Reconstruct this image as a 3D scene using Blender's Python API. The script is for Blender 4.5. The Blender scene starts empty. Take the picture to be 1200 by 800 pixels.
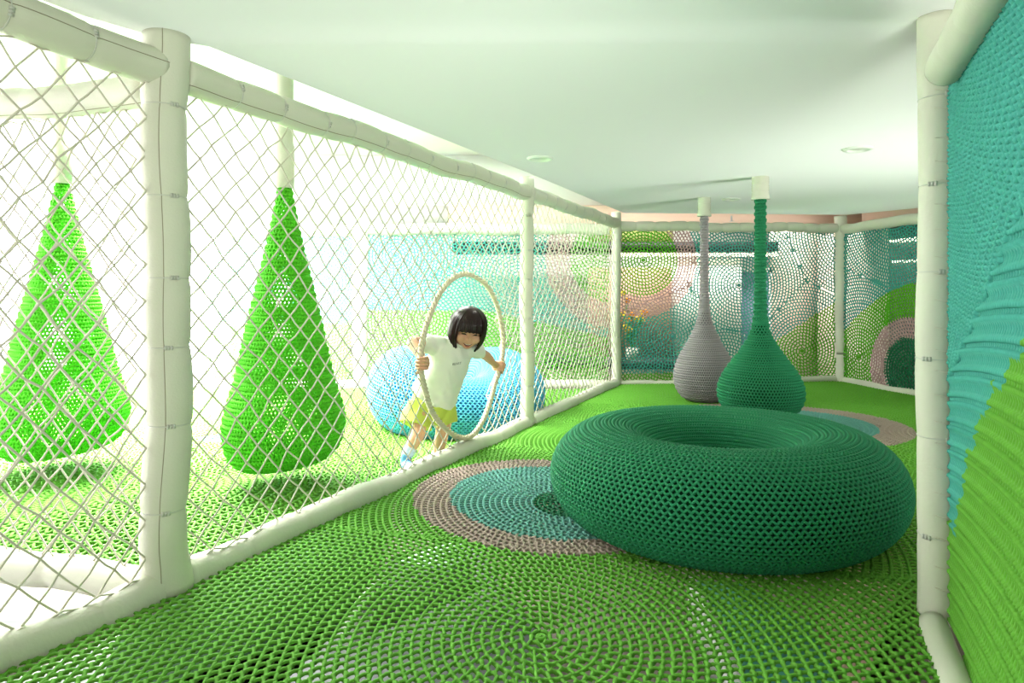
import bpy, math, random
import numpy as np
from mathutils import Vector, Matrix

SC = bpy.context.scene
COL = SC.collection
PI = math.pi
random.seed(7)
RNG = np.random.default_rng(7)

# ------------------------------------------------------------ camera, world, light, exposure
cam = bpy.data.cameras.new('camera')
cam.lens = 24.0
cam.sensor_width = 36.0
cam.shift_y = -58.0 / 1200.0
cam.clip_end = 200
cam_ob = bpy.data.objects.new('camera', cam)
COL.objects.link(cam_ob)
cam_ob.location = (0, 0, 1.0)
cam_ob.rotation_euler = (PI / 2, 0, 0)
SC.camera = cam_ob

SC.view_settings.view_transform = 'Standard'
SC.view_settings.look = 'None'
SC.view_settings.gamma = 1.0
SC.view_settings.use_curve_mapping = False
SC.view_settings.exposure = 0.62

W = bpy.data.worlds.new('sky')
SC.world = W
W.use_nodes = True
W.node_tree.nodes['Background'].inputs[0].default_value = (1.0, 0.985, 0.96, 1)
W.node_tree.nodes['Background'].inputs[1].default_value = 0.6


def area(name, loc, target, size, size_y, power, color=(1, 1, 1), spread=180):
    l = bpy.data.lights.new(name, 'AREA')
    l.shape = 'RECTANGLE'
    l.size, l.size_y, l.energy, l.color = size, size_y, power, color
    l.spread = math.radians(spread)
    o = bpy.data.objects.new(name, l)
    COL.objects.link(o)
    o.location = loc
    d = Vector(target) - Vector(loc)
    o.rotation_euler = d.to_track_quat('-Z', 'Y').to_euler()
    return o


WINDOW_GLOW = 7.0
GLARE_DENSITY = 0.04
area('play_hall_ceiling_light', (-3.3, 5.5, 2.52), (-3.3, 5.5, 0), 2.6, 2.8, 1150, (1, 1, 0.98), 125)
area('play_hall_ceiling_light', (-0.9, 6.4, 2.52), (-0.9, 6.4, 0), 1.2, 1.4, 80, (1, 1, 0.98))
area('cove_light', (2.4, 7.80, 1.76), (2.4, 7.95, 1.92), 2.4, 0.04, 2.2, (1, .95, .88))
area('corridor_ceiling_light', (1.8, 8.36, 2.3), (1.8, 9.0, 0.8), 4.6, 0.25, 90, (1, 0.95, 0.86))
area('added_ceiling_fill', (0.5, -1.5, 0.0), (0.8, 1.3, 1.86), 2.6, 1.0, 33, (0.90, 1, 0.85), 95)  # unseen uplight added behind the camera to brighten the ceiling
area('added_side_fill', (4.2, 2.9, 0.15), (2.2, 4.4, 1.86), 1.6, 1.0, 20, (0.95, 1, 0.93), 100)  # added fill out of view on the right, aimed up at the ceiling


# ------------------------------------------------------------ helpers
def px(x, y, d):
    """the point that the photograph shows at pixel x, y when it stands d metres away"""
    return np.array(((x - 600) / 800 * d, d, 1.0 + (342 - y) / 800 * d))


def lin(c):
    return tuple((v / 12.92 if v <= 0.04045 else ((v + 0.055) / 1.055) ** 2.4) for v in c)


def mat(name, rgb, rough=0.75, spec=0.3, bump=0.0, bump_scale=200.0, vary=0.0, vary_scale=30.0, sheen=0.0, emit=0.0, trans=0.0, glow_through=0.0):
    """rgb: linear base colour"""
    m = bpy.data.materials.new(name)
    m.use_nodes = True
    nt = m.node_tree
    b = nt.nodes['Principled BSDF']
    b.inputs['Base Color'].default_value = (*rgb, 1)
    b.inputs['Roughness'].default_value = rough
    b.inputs['Specular IOR Level'].default_value = spec
    if sheen:
        b.inputs['Sheen Weight'].default_value = sheen
    if trans:
        b.inputs['Transmission Weight'].default_value = trans
    if emit:
        b.inputs['Emission Color'].default_value = (*rgb, 1)
        b.inputs['Emission Strength'].default_value = emit
    if glow_through:
        t = nt.nodes.new('ShaderNodeBsdfTranslucent')
        t.inputs['Color'].default_value = (*[min(1, c * 1.15) for c in rgb], 1)
        ms = nt.nodes.new('ShaderNodeMixShader')
        ms.inputs[0].default_value = glow_through
        nt.links.new(b.outputs[0], ms.inputs[1])
        nt.links.new(t.outputs[0], ms.inputs[2])
        nt.links.new(ms.outputs[0], nt.nodes['Material Output'].inputs['Surface'])
    if bump or vary:
        tc = nt.nodes.new('ShaderNodeTexCoord')
        if bump:
            n = nt.nodes.new('ShaderNodeTexNoise')
            n.inputs['Scale'].default_value = bump_scale
            n.inputs['Detail'].default_value = 2
            bp = nt.nodes.new('ShaderNodeBump')
            bp.inputs['Strength'].default_value = bump
            bp.inputs['Distance'].default_value = 0.004
            nt.links.new(tc.outputs['Object'], n.inputs['Vector'])
            nt.links.new(n.outputs['Fac'], bp.inputs['Height'])
            nt.links.new(bp.outputs['Normal'], b.inputs['Normal'])
        if vary:
            n2 = nt.nodes.new('ShaderNodeTexNoise')
            n2.inputs['Scale'].default_value = vary_scale
            n2.inputs['Detail'].default_value = 3
            mx = nt.nodes.new('ShaderNodeMix')
            mx.data_type = 'RGBA'
            mx.inputs[6].default_value = (*[c * (1 - vary) for c in rgb], 1)
            mx.inputs[7].default_value = (*[min(1, c * (1 + vary)) for c in rgb], 1)
            nt.links.new(tc.outputs['Object'], n2.inputs['Vector'])
            nt.links.new(n2.outputs['Fac'], mx.inputs[0])
            nt.links.new(mx.outputs[2], b.inputs['Base Color'])
    return m


class MB:
    """collects vertices and quads (numpy) and links them as ONE mesh object"""

    def __init__(s):
        s.v, s.q, s.m, s.n = [], [], [], 0

    def add(s, verts, quads, mi=0):
        verts = np.asarray(verts, np.float32).reshape(-1, 3)
        quads = np.asarray(quads, np.int64).reshape(-1, 4)
        s.v.append(verts)
        s.q.append(quads + s.n)
        s.m.append(np.full(len(quads), mi, np.int32) if np.isscalar(mi) else np.asarray(mi, np.int32))
        s.n += len(verts)

    def tubes(s, P, N, r, sides=4, closed=False, keep=None, mi=0, cap=False):
        """P (n,k,3) polylines, N normals (same shape), r scalar / (k,) / (n,k); keep (n,segments) bool; mi scalar or (n,segments)"""
        P = np.asarray(P, float)
        N = np.broadcast_to(np.asarray(N, float), P.shape)
        n, k, _ = P.shape
        if closed:
            T = np.roll(P, -1, 1) - np.roll(P, 1, 1)
        else:
            T = np.empty_like(P)
            T[:, 1:-1] = P[:, 2:] - P[:, :-2]
            T[:, 0] = P[:, 1] - P[:, 0]
            T[:, -1] = P[:, -1] - P[:, -2]
        T = T / np.maximum(np.linalg.norm(T, axis=2, keepdims=True), 1e-9)
        B = np.cross(T, N)
        B /= np.maximum(np.linalg.norm(B, axis=2, keepdims=True), 1e-9)
        A = np.cross(B, T)
        r = np.broadcast_to(np.asarray(r, float), (n, k))[..., None]
        a = np.arange(sides) * 2 * PI / sides + PI / sides
        V = P[:, :, None, :] + r[..., None] * (np.cos(a)[None, None, :, None] * A[:, :, None, :] + np.sin(a)[None, None, :, None] * B[:, :, None, :])
        seg = k if closed else k - 1
        i = np.arange(seg)
        i2 = (i + 1) % k
        j = np.arange(sides)
        j2 = (j + 1) % sides
        base = (np.arange(n) * k * sides)[:, None, None]
        q = np.stack([base + (i[:, None] * sides + j)[None], base + (i2[:, None] * sides + j)[None],
                      base + (i2[:, None] * sides + j2)[None], base + (i[:, None] * sides + j2)[None]], -1)  # n,seg,sides,4
        mi_f = np.broadcast_to(np.asarray(mi, np.int32).reshape((1, 1) if np.ndim(mi) == 0 else np.shape(mi)), (n, seg))
        mi_f = np.repeat(mi_f[..., None], sides, 2)
        if keep is not None:
            q = q[keep]
            mi_f = mi_f[keep]
        q = q.reshape(-1, 4)
        V = V.reshape(-1, 3)
        if keep is not None:
            u, inv = np.unique(q, return_inverse=True)
            V = V[u]
            q = inv.reshape(-1, 4)
        s.add(V, q, mi_f.reshape(-1))
        if cap and not closed:
            Vf = np.asarray(V)
            if sides % 2 == 0:
                cq = []
                for t in range(n):
                    for e in (0, k - 1):
                        o = (t * k + e) * sides
                        ring = [o + x for x in range(sides)]
                        if e == 0:
                            ring = ring[::-1]
                        for x in range(1, sides - 2, 2):
                            cq.append([ring[0], ring[x], ring[x + 1], ring[x + 2]])
                s.q.append(np.asarray(cq, np.int64) + (s.n - len(V)))
                s.m.append(np.full(len(cq), int(np.ravel(mi)[0]), np.int32))

    def box(s, lo, hi, mi=0):
        x0, y0, z0 = lo
        x1, y1, z1 = hi
        v = [(x0, y0, z0), (x1, y0, z0), (x1, y1, z0), (x0, y1, z0), (x0, y0, z1), (x1, y0, z1), (x1, y1, z1), (x0, y1, z1)]
        s.add(v, [(0, 3, 2, 1), (4, 5, 6, 7), (0, 1, 5, 4), (1, 2, 6, 5), (2, 3, 7, 6), (3, 0, 4, 7)], mi)

    def lathe(s, prof, sides=48, center=(0, 0, 0), mi=0):
        prof = np.asarray(prof, float)
        a = np.arange(sides) * 2 * PI / sides
        V = np.stack([prof[:, 0, None] * np.cos(a) + center[0], prof[:, 0, None] * np.sin(a) + center[1],
                      np.repeat(prof[:, 1, None], sides, 1) + center[2]], -1)
        i = np.arange(len(prof) - 1)[:, None]
        j = np.arange(sides)[None]
        j2 = (j + 1) % sides
        q = np.stack([i * sides + j, i * sides + j2, (i + 1) * sides + j2, (i + 1) * sides + j], -1)
        s.add(V, q, mi)

    def grid(s, V, closed_u=False, closed_v=False, mi=0):
        V = np.asarray(V, float)
        a, b, _ = V.shape
        i = np.arange(a if closed_u else a - 1)[:, None]
        j = np.arange(b if closed_v else b - 1)[None]
        i2, j2 = (i + 1) % a, (j + 1) % b
        q = np.stack([i * b + j, i2 * b + j, i2 * b + j2, i * b + j2], -1)
        s.add(V, q, mi)

    def build(s, name, mats, parent=None, smooth=True, weld=False):
        V = np.concatenate(s.v) if s.v else np.zeros((0, 3), np.float32)
        Q = np.concatenate(s.q).astype(np.int32)
        M = np.concatenate(s.m)
        me = bpy.data.meshes.new(name)
        me.vertices.add(len(V))
        me.vertices.foreach_set('co', V.astype(np.float32).ravel())
        me.loops.add(len(Q) * 4)
        me.loops.foreach_set('vertex_index', Q.ravel())
        me.polygons.add(len(Q))
        me.polygons.foreach_set('loop_start', np.arange(len(Q), dtype=np.int32) * 4)
        me.polygons.foreach_set('loop_total', np.full(len(Q), 4, np.int32))
        for m in (mats if isinstance(mats, (list, tuple)) else [mats]):
            me.materials.append(m)
        me.polygons.foreach_set('material_index', M)
        if smooth:
            me.polygons.foreach_set('use_smooth', np.ones(len(Q), bool))
        me.update(calc_edges=True)
        me.validate()
        o = bpy.data.objects.new(name, me)
        COL.objects.link(o)
        if parent is not None:
            o.parent = parent
            o.matrix_parent_inverse = parent.matrix_basis.inverted()
        return o


def tag(o, label=None, cat=None, group=None, kind=None):
    if label:
        o['label'] = label
    if cat:
        o['category'] = cat
    if group:
        o['group'] = group
    if kind:
        o['kind'] = kind
    return o


def thing(name, loc, label, cat, group=None):
    o = bpy.data.objects.new(name, None)
    COL.objects.link(o)
    o.empty_display_size = 0.05
    o.location = tuple(float(c) for c in loc)
    return tag(o, label, cat, group)


def copy_tree(o, parent=None):
    c = o.copy()
    COL.objects.link(c)
    if parent is not None:
        c.parent = parent
    for ch in list(o.children):
        copy_tree(ch, c)
    return c


# ------------------------------------------------------------ materials
M_white = mat('white_vinyl_padding', (0.57, 0.565, 0.46), 0.55, 0.35, bump=0.25, bump_scale=90)
M_tie = mat('clear_cable_tie', (0.50, 0.50, 0.44), 0.35, 0.5)
M_seam = mat('seam_thread', (0.26, 0.23, 0.16), 0.8)
M_rope = mat('white_net_rope', (0.62, 0.58, 0.48), 0.8, bump=0.5, bump_scale=400)
M_hoop = mat('twisted_cotton_rope', (0.66, 0.58, 0.42), 0.85, bump=0.5, bump_scale=400)
M_ceiling = mat('painted_ceiling', (0.88, 0.89, 0.87), 0.9, 0.1)
M_paint = mat('white_wall_paint', (0.82, 0.81, 0.78), 0.9, 0.1)
M_peach = mat('peach_wall_paint', (0.82, 0.60, 0.48), 0.9, 0.1)
M_beige = mat('beige_wall_paint', (0.62, 0.50, 0.40), 0.9, 0.1)
YARN = {
    'grass': (0.115, 0.44, 0.022), 'teal': (0.055, 0.32, 0.265), 'taupe': (0.31, 0.245, 0.20), 'pink': (0.42, 0.28, 0.27),
    'forest': (0.010, 0.13, 0.055), 'aqua': (0.10, 0.29, 0.24), 'leaf': (0.085, 0.36, 0.015), 'lime': (0.11, 0.325, 0.03),
}
M_y = {k: mat('yarn_' + k, c, 0.78, 0.25, vary=0.16, vary_scale=60) for k, c in YARN.items()}
YI = {k: i for i, k in enumerate(M_y)}
YM = list(M_y.values())
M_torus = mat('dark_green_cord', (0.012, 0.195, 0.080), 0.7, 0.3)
M_torus_in = mat('dark_green_hole_shade', (0.004, 0.055, 0.024), 0.9, 0.1)  # inner shells take a darkened cord colour, painting shade into the stitch holes
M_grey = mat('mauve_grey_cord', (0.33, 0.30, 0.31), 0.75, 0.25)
M_grey_in = mat('mauve_grey_hole_shade', (0.17, 0.15, 0.17), 0.9, 0.1)
M_cone = mat('bright_green_cord', (0.13, 0.64, 0.03), 0.75, 0.25, glow_through=.35)
M_cone_in = mat('bright_green_hole_shade', (0.02, 0.22, 0.006), 0.9, 0.1)
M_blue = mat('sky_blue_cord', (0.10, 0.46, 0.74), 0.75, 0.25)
M_blue_in = mat('sky_blue_hole_shade', (0.03, 0.20, 0.40), 0.9, 0.1)
M_metal = mat('brushed_metal', (0.5, 0.5, 0.5), 0.3, 0.5)


# ------------------------------------------------------------ knitting
def crochet(centers, poly, cell, cord, to3d, zone, mb, stitch=None, pts=4, sides=4, knot=1.35, amp=0.36, margin=0.0, smax=14.0, links=0.0, slant=.22, lap=.7):
    """Rounds of crochet about each centre (cu, cv, aniso_u, aniso_v), each round a wavy cord that meets its neighbours at every second
    crest; a centre's rounds end where another centre is nearer.  poly: a convex outline in (u, v), or several that overlap."""
    stitch = stitch or cell
    polys = poly if np.ndim(poly[0][0]) else [poly]
    halves = []
    for pl in polys:
        pl = np.asarray(pl, float)
        e = np.roll(pl, -1, 0) - pl
        nrm = np.stack([e[:, 1], -e[:, 0]], 1)
        nrm /= np.linalg.norm(nrm, axis=1, keepdims=True)
        if np.sum(pl[:, 0] * np.roll(pl[:, 1], -1) - pl[:, 1] * np.roll(pl[:, 0], -1)) < 0:
            nrm = -nrm
        halves.append((pl, nrm))
    poly = [p for pl, _ in halves for p in pl]

    def inside(u, v):
        any_ = np.zeros(u.shape, bool)
        for pl, nrm in halves:
            ok = np.ones(u.shape, bool)
            for p, n in zip(pl, nrm):
                ok &= (u - p[0]) * n[0] + (v - p[1]) * n[1] <= -margin
            any_ |= ok
        return any_
    C = np.asarray([(c + (1, 1))[:4] if len(c) < 4 else c for c in centers], float)
    for ci, (cu, cv, au, av) in enumerate(C):
        far = min(smax, max(math.hypot((p[0] - cu) / au, (p[1] - cv) / av) for p in poly))
        K = int(far / cell) + 1
        k = 1
        while k <= K:
            band = max(1, min(K - k + 1, int(k * 0.22) if k > 4 else 1))
            Rm = (k + (band - 1) / 2) * cell
            n = max(5, int(round(2 * PI * Rm / stitch)))
            th = np.arange(n * pts) * 2 * PI / (n * pts)
            ks = np.arange(k, k + band)
            wave = np.cos(n * th)[None] * np.where(ks % 2 == 0, 1, -1)[:, None]
            R = ks[:, None] * cell + amp * cell * wave
            U = cu + R * au * np.cos(th)
            V = cv + R * av * np.sin(th)
            ok = inside(U, V)
            if len(C) > 1:
                # the round itself (without its wave) decides, so that rounds join across the border
                U0 = cu + ks[:, None] * cell * au * np.cos(th)
                V0 = cv + ks[:, None] * cell * av * np.sin(th)
                for cj, (du, dv, bu, bv) in enumerate(C):
                    if cj != ci:
                        ok &= np.hypot((U0 - du) / bu, (V0 - dv) / bv) >= ks[:, None] * cell - lap * cell
            keep = ok & np.roll(ok, -1, 1)
            rows = keep.any(1)
            if rows.any():
                U, V, keep, wv = U[rows], V[rows], keep[rows], wave[rows]
                P, N = to3d(U, V)
                rad = cord * (1 + (knot - 1) * np.clip(np.abs(wv), 0, 1) ** 2)
                # crests ride over the next round, troughs below it
                P = P + N * (cord * 0.55 * wv * np.where(ks[rows] % 2 == 0, 1, -1)[:, None])[..., None]
                mi = zone(U, V)
                mb.tubes(P, N, rad, sides, True, keep, mi)
                if links:
                    kr = ks[rows]
                    j = np.arange(n)
                    t0 = (j[None] + .5 * (kr % 2)[:, None]) * 2 * PI / n
                    t1 = t0 + slant * 2 * PI / n
                    tm = (t0 + t1) / 2
                    ra, rb = kr[:, None] * cell, (kr[:, None] + 1) * cell
                    UU = np.stack([cu + ra * au * np.cos(t0), cu + (ra + rb) / 2 * au * np.cos(tm), cu + rb * au * np.cos(t1)], -1).reshape(-1, 3)
                    VV = np.stack([cv + ra * av * np.sin(t0), cv + (ra + rb) / 2 * av * np.sin(tm), cv + rb * av * np.sin(t1)], -1).reshape(-1, 3)
                    ok = inside(UU, VV).all(1)
                    for cj, (du, dv, bu, bv) in enumerate(C):
                        if cj != ci:
                            dj = np.hypot((UU - du) / bu, (VV - dv) / bv)
                            di = np.hypot((UU - cu) / au, (VV - cv) / av)
                            ok &= (dj >= di - lap * cell).all(1)
                    UU, VV = UU[ok], VV[ok]
                    if len(UU):
                        P, N = to3d(UU, VV)
                        P = P + N * (np.array((.1, .7, .1)) * cord)[None, :, None]
                        mb.tubes(P, N, links, sides, False, None, zone((UU[:, :-1] + UU[:, 1:]) / 2, (VV[:, :-1] + VV[:, 1:]) / 2))
            k += band
        # the closed rosette in the middle
        if inside(np.array([cu]), np.array([cv]))[0]:
            th = np.arange(12) * PI / 6
            U = (cu + cell * 0.42 * np.cos(th))[None]
            V = (cv + cell * 0.42 * np.sin(th))[None]
            P, N = to3d(U, V)
            mb.tubes(P, N, cord * 1.3, sides, True, None, zone(U, V))
            P2, N2 = to3d(cu + (U - cu) * .35, cv + (V - cv) * .35)
            mb.tubes(P2, N2, cord * 1.2, sides, True, None, zone(U, V))


def knit_revolve(prof, nst, cord, mb, cell, center=(0, 0, 0), pts=4, sides=4, amp=0.34, knot=1.3, shape=None, mi=0):
    """a knitted cover around the z axis: rows at equal steps along the profile (r, z), nst(r) stitches in each"""
    prof = np.asarray(prof, float)
    closed = np.allclose(prof[0], prof[-1])
    d = np.r_[0, np.cumsum(np.linalg.norm(np.diff(prof, axis=0), axis=1))]
    K = max(2, int(round(d[-1] / cell)))
    s = np.linspace(0, d[-1], K + 1)
    if closed:
        s = s[:-1]
    r = np.interp(s, d, prof[:, 0])
    z = np.interp(s, d, prof[:, 1])
    e = d[-1] / K * 0.5
    if closed:
        f = lambda t, c: np.interp(np.mod(t, d[-1]), d, prof[:, c])
    else:
        f = lambda t, c: np.interp(t, d, prof[:, c])
    tr, tz = f(s + e, 0) - f(s - e, 0), f(s + e, 1) - f(s - e, 1)
    L = np.hypot(tr, tz)
    tr, tz = tr / L, tz / L
    step = d[-1] / K
    for i in range(len(s)):
        if r[i] < cord * 1.2:
            continue
        n = nst(r[i])
        th = np.arange(n * pts) * 2 * PI / (n * pts)
        w = np.cos(n * th) * (1 if i % 2 else -1)
        a = amp * step * w
        ct, st = np.cos(th), np.sin(th)
        nr, nz = tz[i], -tr[i]
        out = cord * 0.5 * w * (1 if i % 2 else -1)
        rr = r[i] + a * tr[i] + out * nr
        zz = z[i] + a * tz[i] + out * nz
        P = np.stack([rr * ct, rr * st, zz], -1)
        N = np.stack([nr * ct, nr * st, np.full_like(th, nz)], -1)
        if shape is not None:
            P = shape(P)
        P = P + np.asarray(center)
        mb.tubes(P[None], N[None], cord * (1 + (knot - 1) * w * w)[None], sides, True, None, mi)


def hole_backing(prof, mb, inset, center=(0, 0, 0), sides=64, shape=None, mi=0):
    prof = np.asarray(prof, float)
    t = np.gradient(prof, axis=0)
    if np.allclose(prof[0], prof[-1]):
        t[0] = t[-1] = prof[1] - prof[-2]
    t /= np.maximum(np.linalg.norm(t, axis=1, keepdims=True), 1e-9)
    p = prof - inset * np.stack([t[:, 1], -t[:, 0]], 1)
    p[:, 0] = np.maximum(p[:, 0], 0.0)
    a = np.arange(sides) * 2 * PI / sides
    V = np.stack([p[:, 0, None] * np.cos(a), p[:, 0, None] * np.sin(a), np.repeat(p[:, 1, None], sides, 1)], -1)
    if shape is not None:
        V = shape(V)
    mb.grid(V + np.asarray(center), False, True, mi)


# ------------------------------------------------------------ the plan of the place
FD = np.array((0.45, 1.0)) / math.hypot(0.45, 1.0)      # direction of the net fence


def fence_x(y):
    return 0.45 * y - 2.199


Lp = (fence_x(2.3), 2.3)
Mp = (fence_x(5.137), 5.137)
Fp = (fence_x(7.39), 7.39)
Bp = (3.68, 7.65)
Cp = (4.26, 4.6)
Rp = (1.3375, 2.14)
CEIL = 1.862

# ------------------------------------------------------------ the setting
def flat(s, o):
    for p in o.data.polygons:
        p.use_smooth = False
    return o


def prism(mb, poly, z0, z1, mi=0):
    """a slab over a convex outline, built as a fan of quads"""
    poly = [tuple(p) for p in poly]
    n = len(poly)
    v = [(x, y, z0) for x, y in poly] + [(x, y, z1) for x, y in poly]
    q = [(i, (i + 1) % n, n + (i + 1) % n, n + i) for i in range(n)]
    i = 1
    while i < n - 1:
        k = min(i + 2, n - 1)
        if i + 1 == n - 1:
            q.append((0, n - 1, i, i))
            q.append((n, n + i, n + n - 1, n + n - 1))
        else:
            q.append((0, k, i + 1, i))
            q.append((n, n + i, n + i + 1, n + k))
        i += 2
    s_q = [t for t in q]
    mb.add(v, s_q, mi)


def struct(name, mb, m, smooth=False):
    o = mb.build(name, m, smooth=smooth)
    o['kind'] = 'structure'
    return o


# green-lit low ceiling over the near bay; its edge runs above the fence
def build_ceiling():
    mb = MB()
    edge = [(-2.6, -0.6), (-1.335, 2.137), (-1.19, 2.33), (-1.065, 2.40), (0.124, 4.95), (1.06, 7.09), (1.22, 7.45)]
    right = [(5.6, -0.6), (5.6, 2.137), (5.6, 2.33), (5.6, 2.40), (5.5, 4.95), (4.12, 7.09), (3.74, 7.63)]
    n = len(edge)
    v = [(x, y, CEIL) for x, y in edge] + [(x, y, CEIL) for x, y in right] + [(x, y, CEIL + .10) for x, y in edge] + [(x, y, CEIL + .10) for x, y in right]
    q = []
    for i in range(n - 1):
        q.append((i, n + i, n + i + 1, i + 1)[::-1])
        q.append((2 * n + i, 3 * n + i, 3 * n + i + 1, 2 * n + i + 1))
        q.append((i, i + 1, 2 * n + i + 1, 2 * n + i))
        q.append((n + i, 3 * n + i, 3 * n + i + 1, n + i + 1))
    q.append((0, 2 * n, 3 * n, n))
    q.append((n - 1, 2 * n - 1, 4 * n - 1, 3 * n - 1))
    mb.add(v, q)
    struct('ceiling', mb, M_ceiling)


build_ceiling()
# higher ceiling over the bright hall beyond the fence
mb = MB(); mb.box((-9, -3.2, 2.62), (6.2, 10.6, 2.72)); struct('ceiling', mb, M_paint)
# ground floor far below the nets
M_ground = mat('brown_grey_floor', (0.30, 0.25, 0.22), 0.6, 0.3, vary=0.12, vary_scale=3)
mb = MB(); mb.box((-9, -3.2, -1.0), (6.2, 10.6, -0.9)); struct('floor', mb, M_ground)


def tile_mat():
    m = mat('pale_floor_tiles', (0.72, 0.72, 0.74), 0.4, 0.4)
    nt = m.node_tree
    tc = nt.nodes.new('ShaderNodeTexCoord')
    br = nt.nodes.new('ShaderNodeTexBrick')
    br.offset = 0
    br.inputs['Color1'].default_value = (0.74, 0.73, 0.75, 1)
    br.inputs['Color2'].default_value = (0.70, 0.70, 0.73, 1)
    br.inputs['Mortar'].default_value = (0.42, 0.44, 0.50, 1)
    br.inputs['Scale'].default_value = 1.0
    br.inputs['Brick Width'].default_value = 0.22
    br.inputs['Row Height'].default_value = 0.22
    br.inputs['Mortar Size'].default_value = 0.008
    nt.links.new(tc.outputs['Object'], br.inputs['Vector'])
    nt.links.new(br.outputs['Color'], nt.nodes['Principled BSDF'].inputs['Base Color'])
    return m


mb = MB()
mb.box((-8.9, -0.8, -0.88), (-1.8, 3.6, -0.70))
struct('floor', mb, tile_mat())

# walls round the outside
mb = MB(); mb.box((-9, 10.5, -0.9), (6.2, 10.6, 2.7)); struct('wall_back', mb, M_paint)
mb = MB(); mb.box((6.1, -3.2, -0.9), (6.2, 10.5, 2.7)); struct('wall_right', mb, M_beige)
# peach bulkhead band above the far nets
mb = MB(); mb.box((-.75, 8.05, 1.74), (4.35, 8.2, 2.02)); struct('trim_1', mb, M_peach)
mb = MB(); mb.box((-4.6, 8.05, 1.74), (-.76, 8.2, 2.02)); struct('trim_3', mb, mat('pale_grey_paint', (.62, .60, .55), .9, .1))
mb = MB(); mb.box((-4.6, 8.1, 2.02), (4.35, 8.2, 2.62)); struct('wall_back', mb, M_paint)
mb = MB()
d = np.array((Cp[0] - Bp[0], Cp[1] - Bp[1])); d = d / np.linalg.norm(d); nn = np.array((-d[1], d[0]))
if nn[0] < 0: nn = -nn
a0 = np.array(Bp) + nn * 0.35 - d * 0.1; a1 = np.array(Cp) + nn * 0.35 + d * 1.2
prism(mb, [a0, a1, a1 + nn * .1, a0 + nn * .1], 1.76, 2.6); struct('trim_2', mb, M_peach)

# the wall of windows on the far left: white frame, bright frosted panes
M_frame = mat('white_window_frame', (0.8, 0.8, 0.78), 0.5)
M_pane = mat('daylit_frosted_pane', (1.0, 1.0, 1.0), 0.4, emit=WINDOW_GLOW)


def window(name, a, b, z0, z1, n):
    a, b = np.array(a, float), np.array(b, float)
    t = (b - a) / np.linalg.norm(b - a)
    nr = np.array((t[1], -t[0]))
    L = np.linalg.norm(b - a)
    fr = MB()

    def bar(u0, u1, w0, w1, dep=0.05):
        p = [a + t * u0 - nr * dep, a + t * u1 - nr * dep, a + t * u1 + nr * dep, a + t * u0 + nr * dep]
        prism(fr, p, w0, w1)
    bar(0, L, z0, z0 + .08); bar(0, L, z1 - .08, z1); bar(0, L, (z0 + z1) / 2 + .35, (z0 + z1) / 2 + .40, .04)
    for i in range(n + 1):
        u = L * i / n
        bar(max(0, u - .04), min(L, u + .04), z0, z1)
    o = fr.build(name, M_frame, smooth=False)
    o['kind'] = 'structure'
    for i in range(n):
        pm = MB()
        u0, u1 = L * i / n + .03, L * (i + 1) / n - .03
        p = [a + t * u0 - nr * .006, a + t * u1 - nr * .006, a + t * u1 + nr * .006, a + t * u0 + nr * .006]
        prism(pm, p, z0 + .05, z1 - .05)
        g = pm.build('pane', M_pane, parent=o, smooth=False)
    return o


window('window_1', (-7.2, 1.0), (-7.2, 10.4), -0.2, 2.6, 6)
window('window_2', (-7.2, 9.6), (-3.9, 9.6), -0.2, 2.6, 3)


# the bright haze over the hall: overexposure veil imitated by an added scattering volume
M_glare = bpy.data.materials.new('glare_scatter')
M_glare.use_nodes = True
nt = M_glare.node_tree
nt.nodes.remove(nt.nodes['Principled BSDF'])
vs = nt.nodes.new('ShaderNodeVolumeScatter')
vs.inputs['Density'].default_value = GLARE_DENSITY
nt.links.new(vs.outputs[0], nt.nodes['Material Output'].inputs['Volume'])
mb = MB()
prism(mb, [(-6.9, 4.9), (-2.3, 4.7), (-.9, 6.6), (-.75, 7.40), (-6.9, 7.40)], -.30, 2.45)
o = mb.build('glare', M_glare, smooth=False)
tag(o, 'bright white haze veiling the hall beyond the fence, imitated by an added volume', 'glare', kind='stuff')

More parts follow.
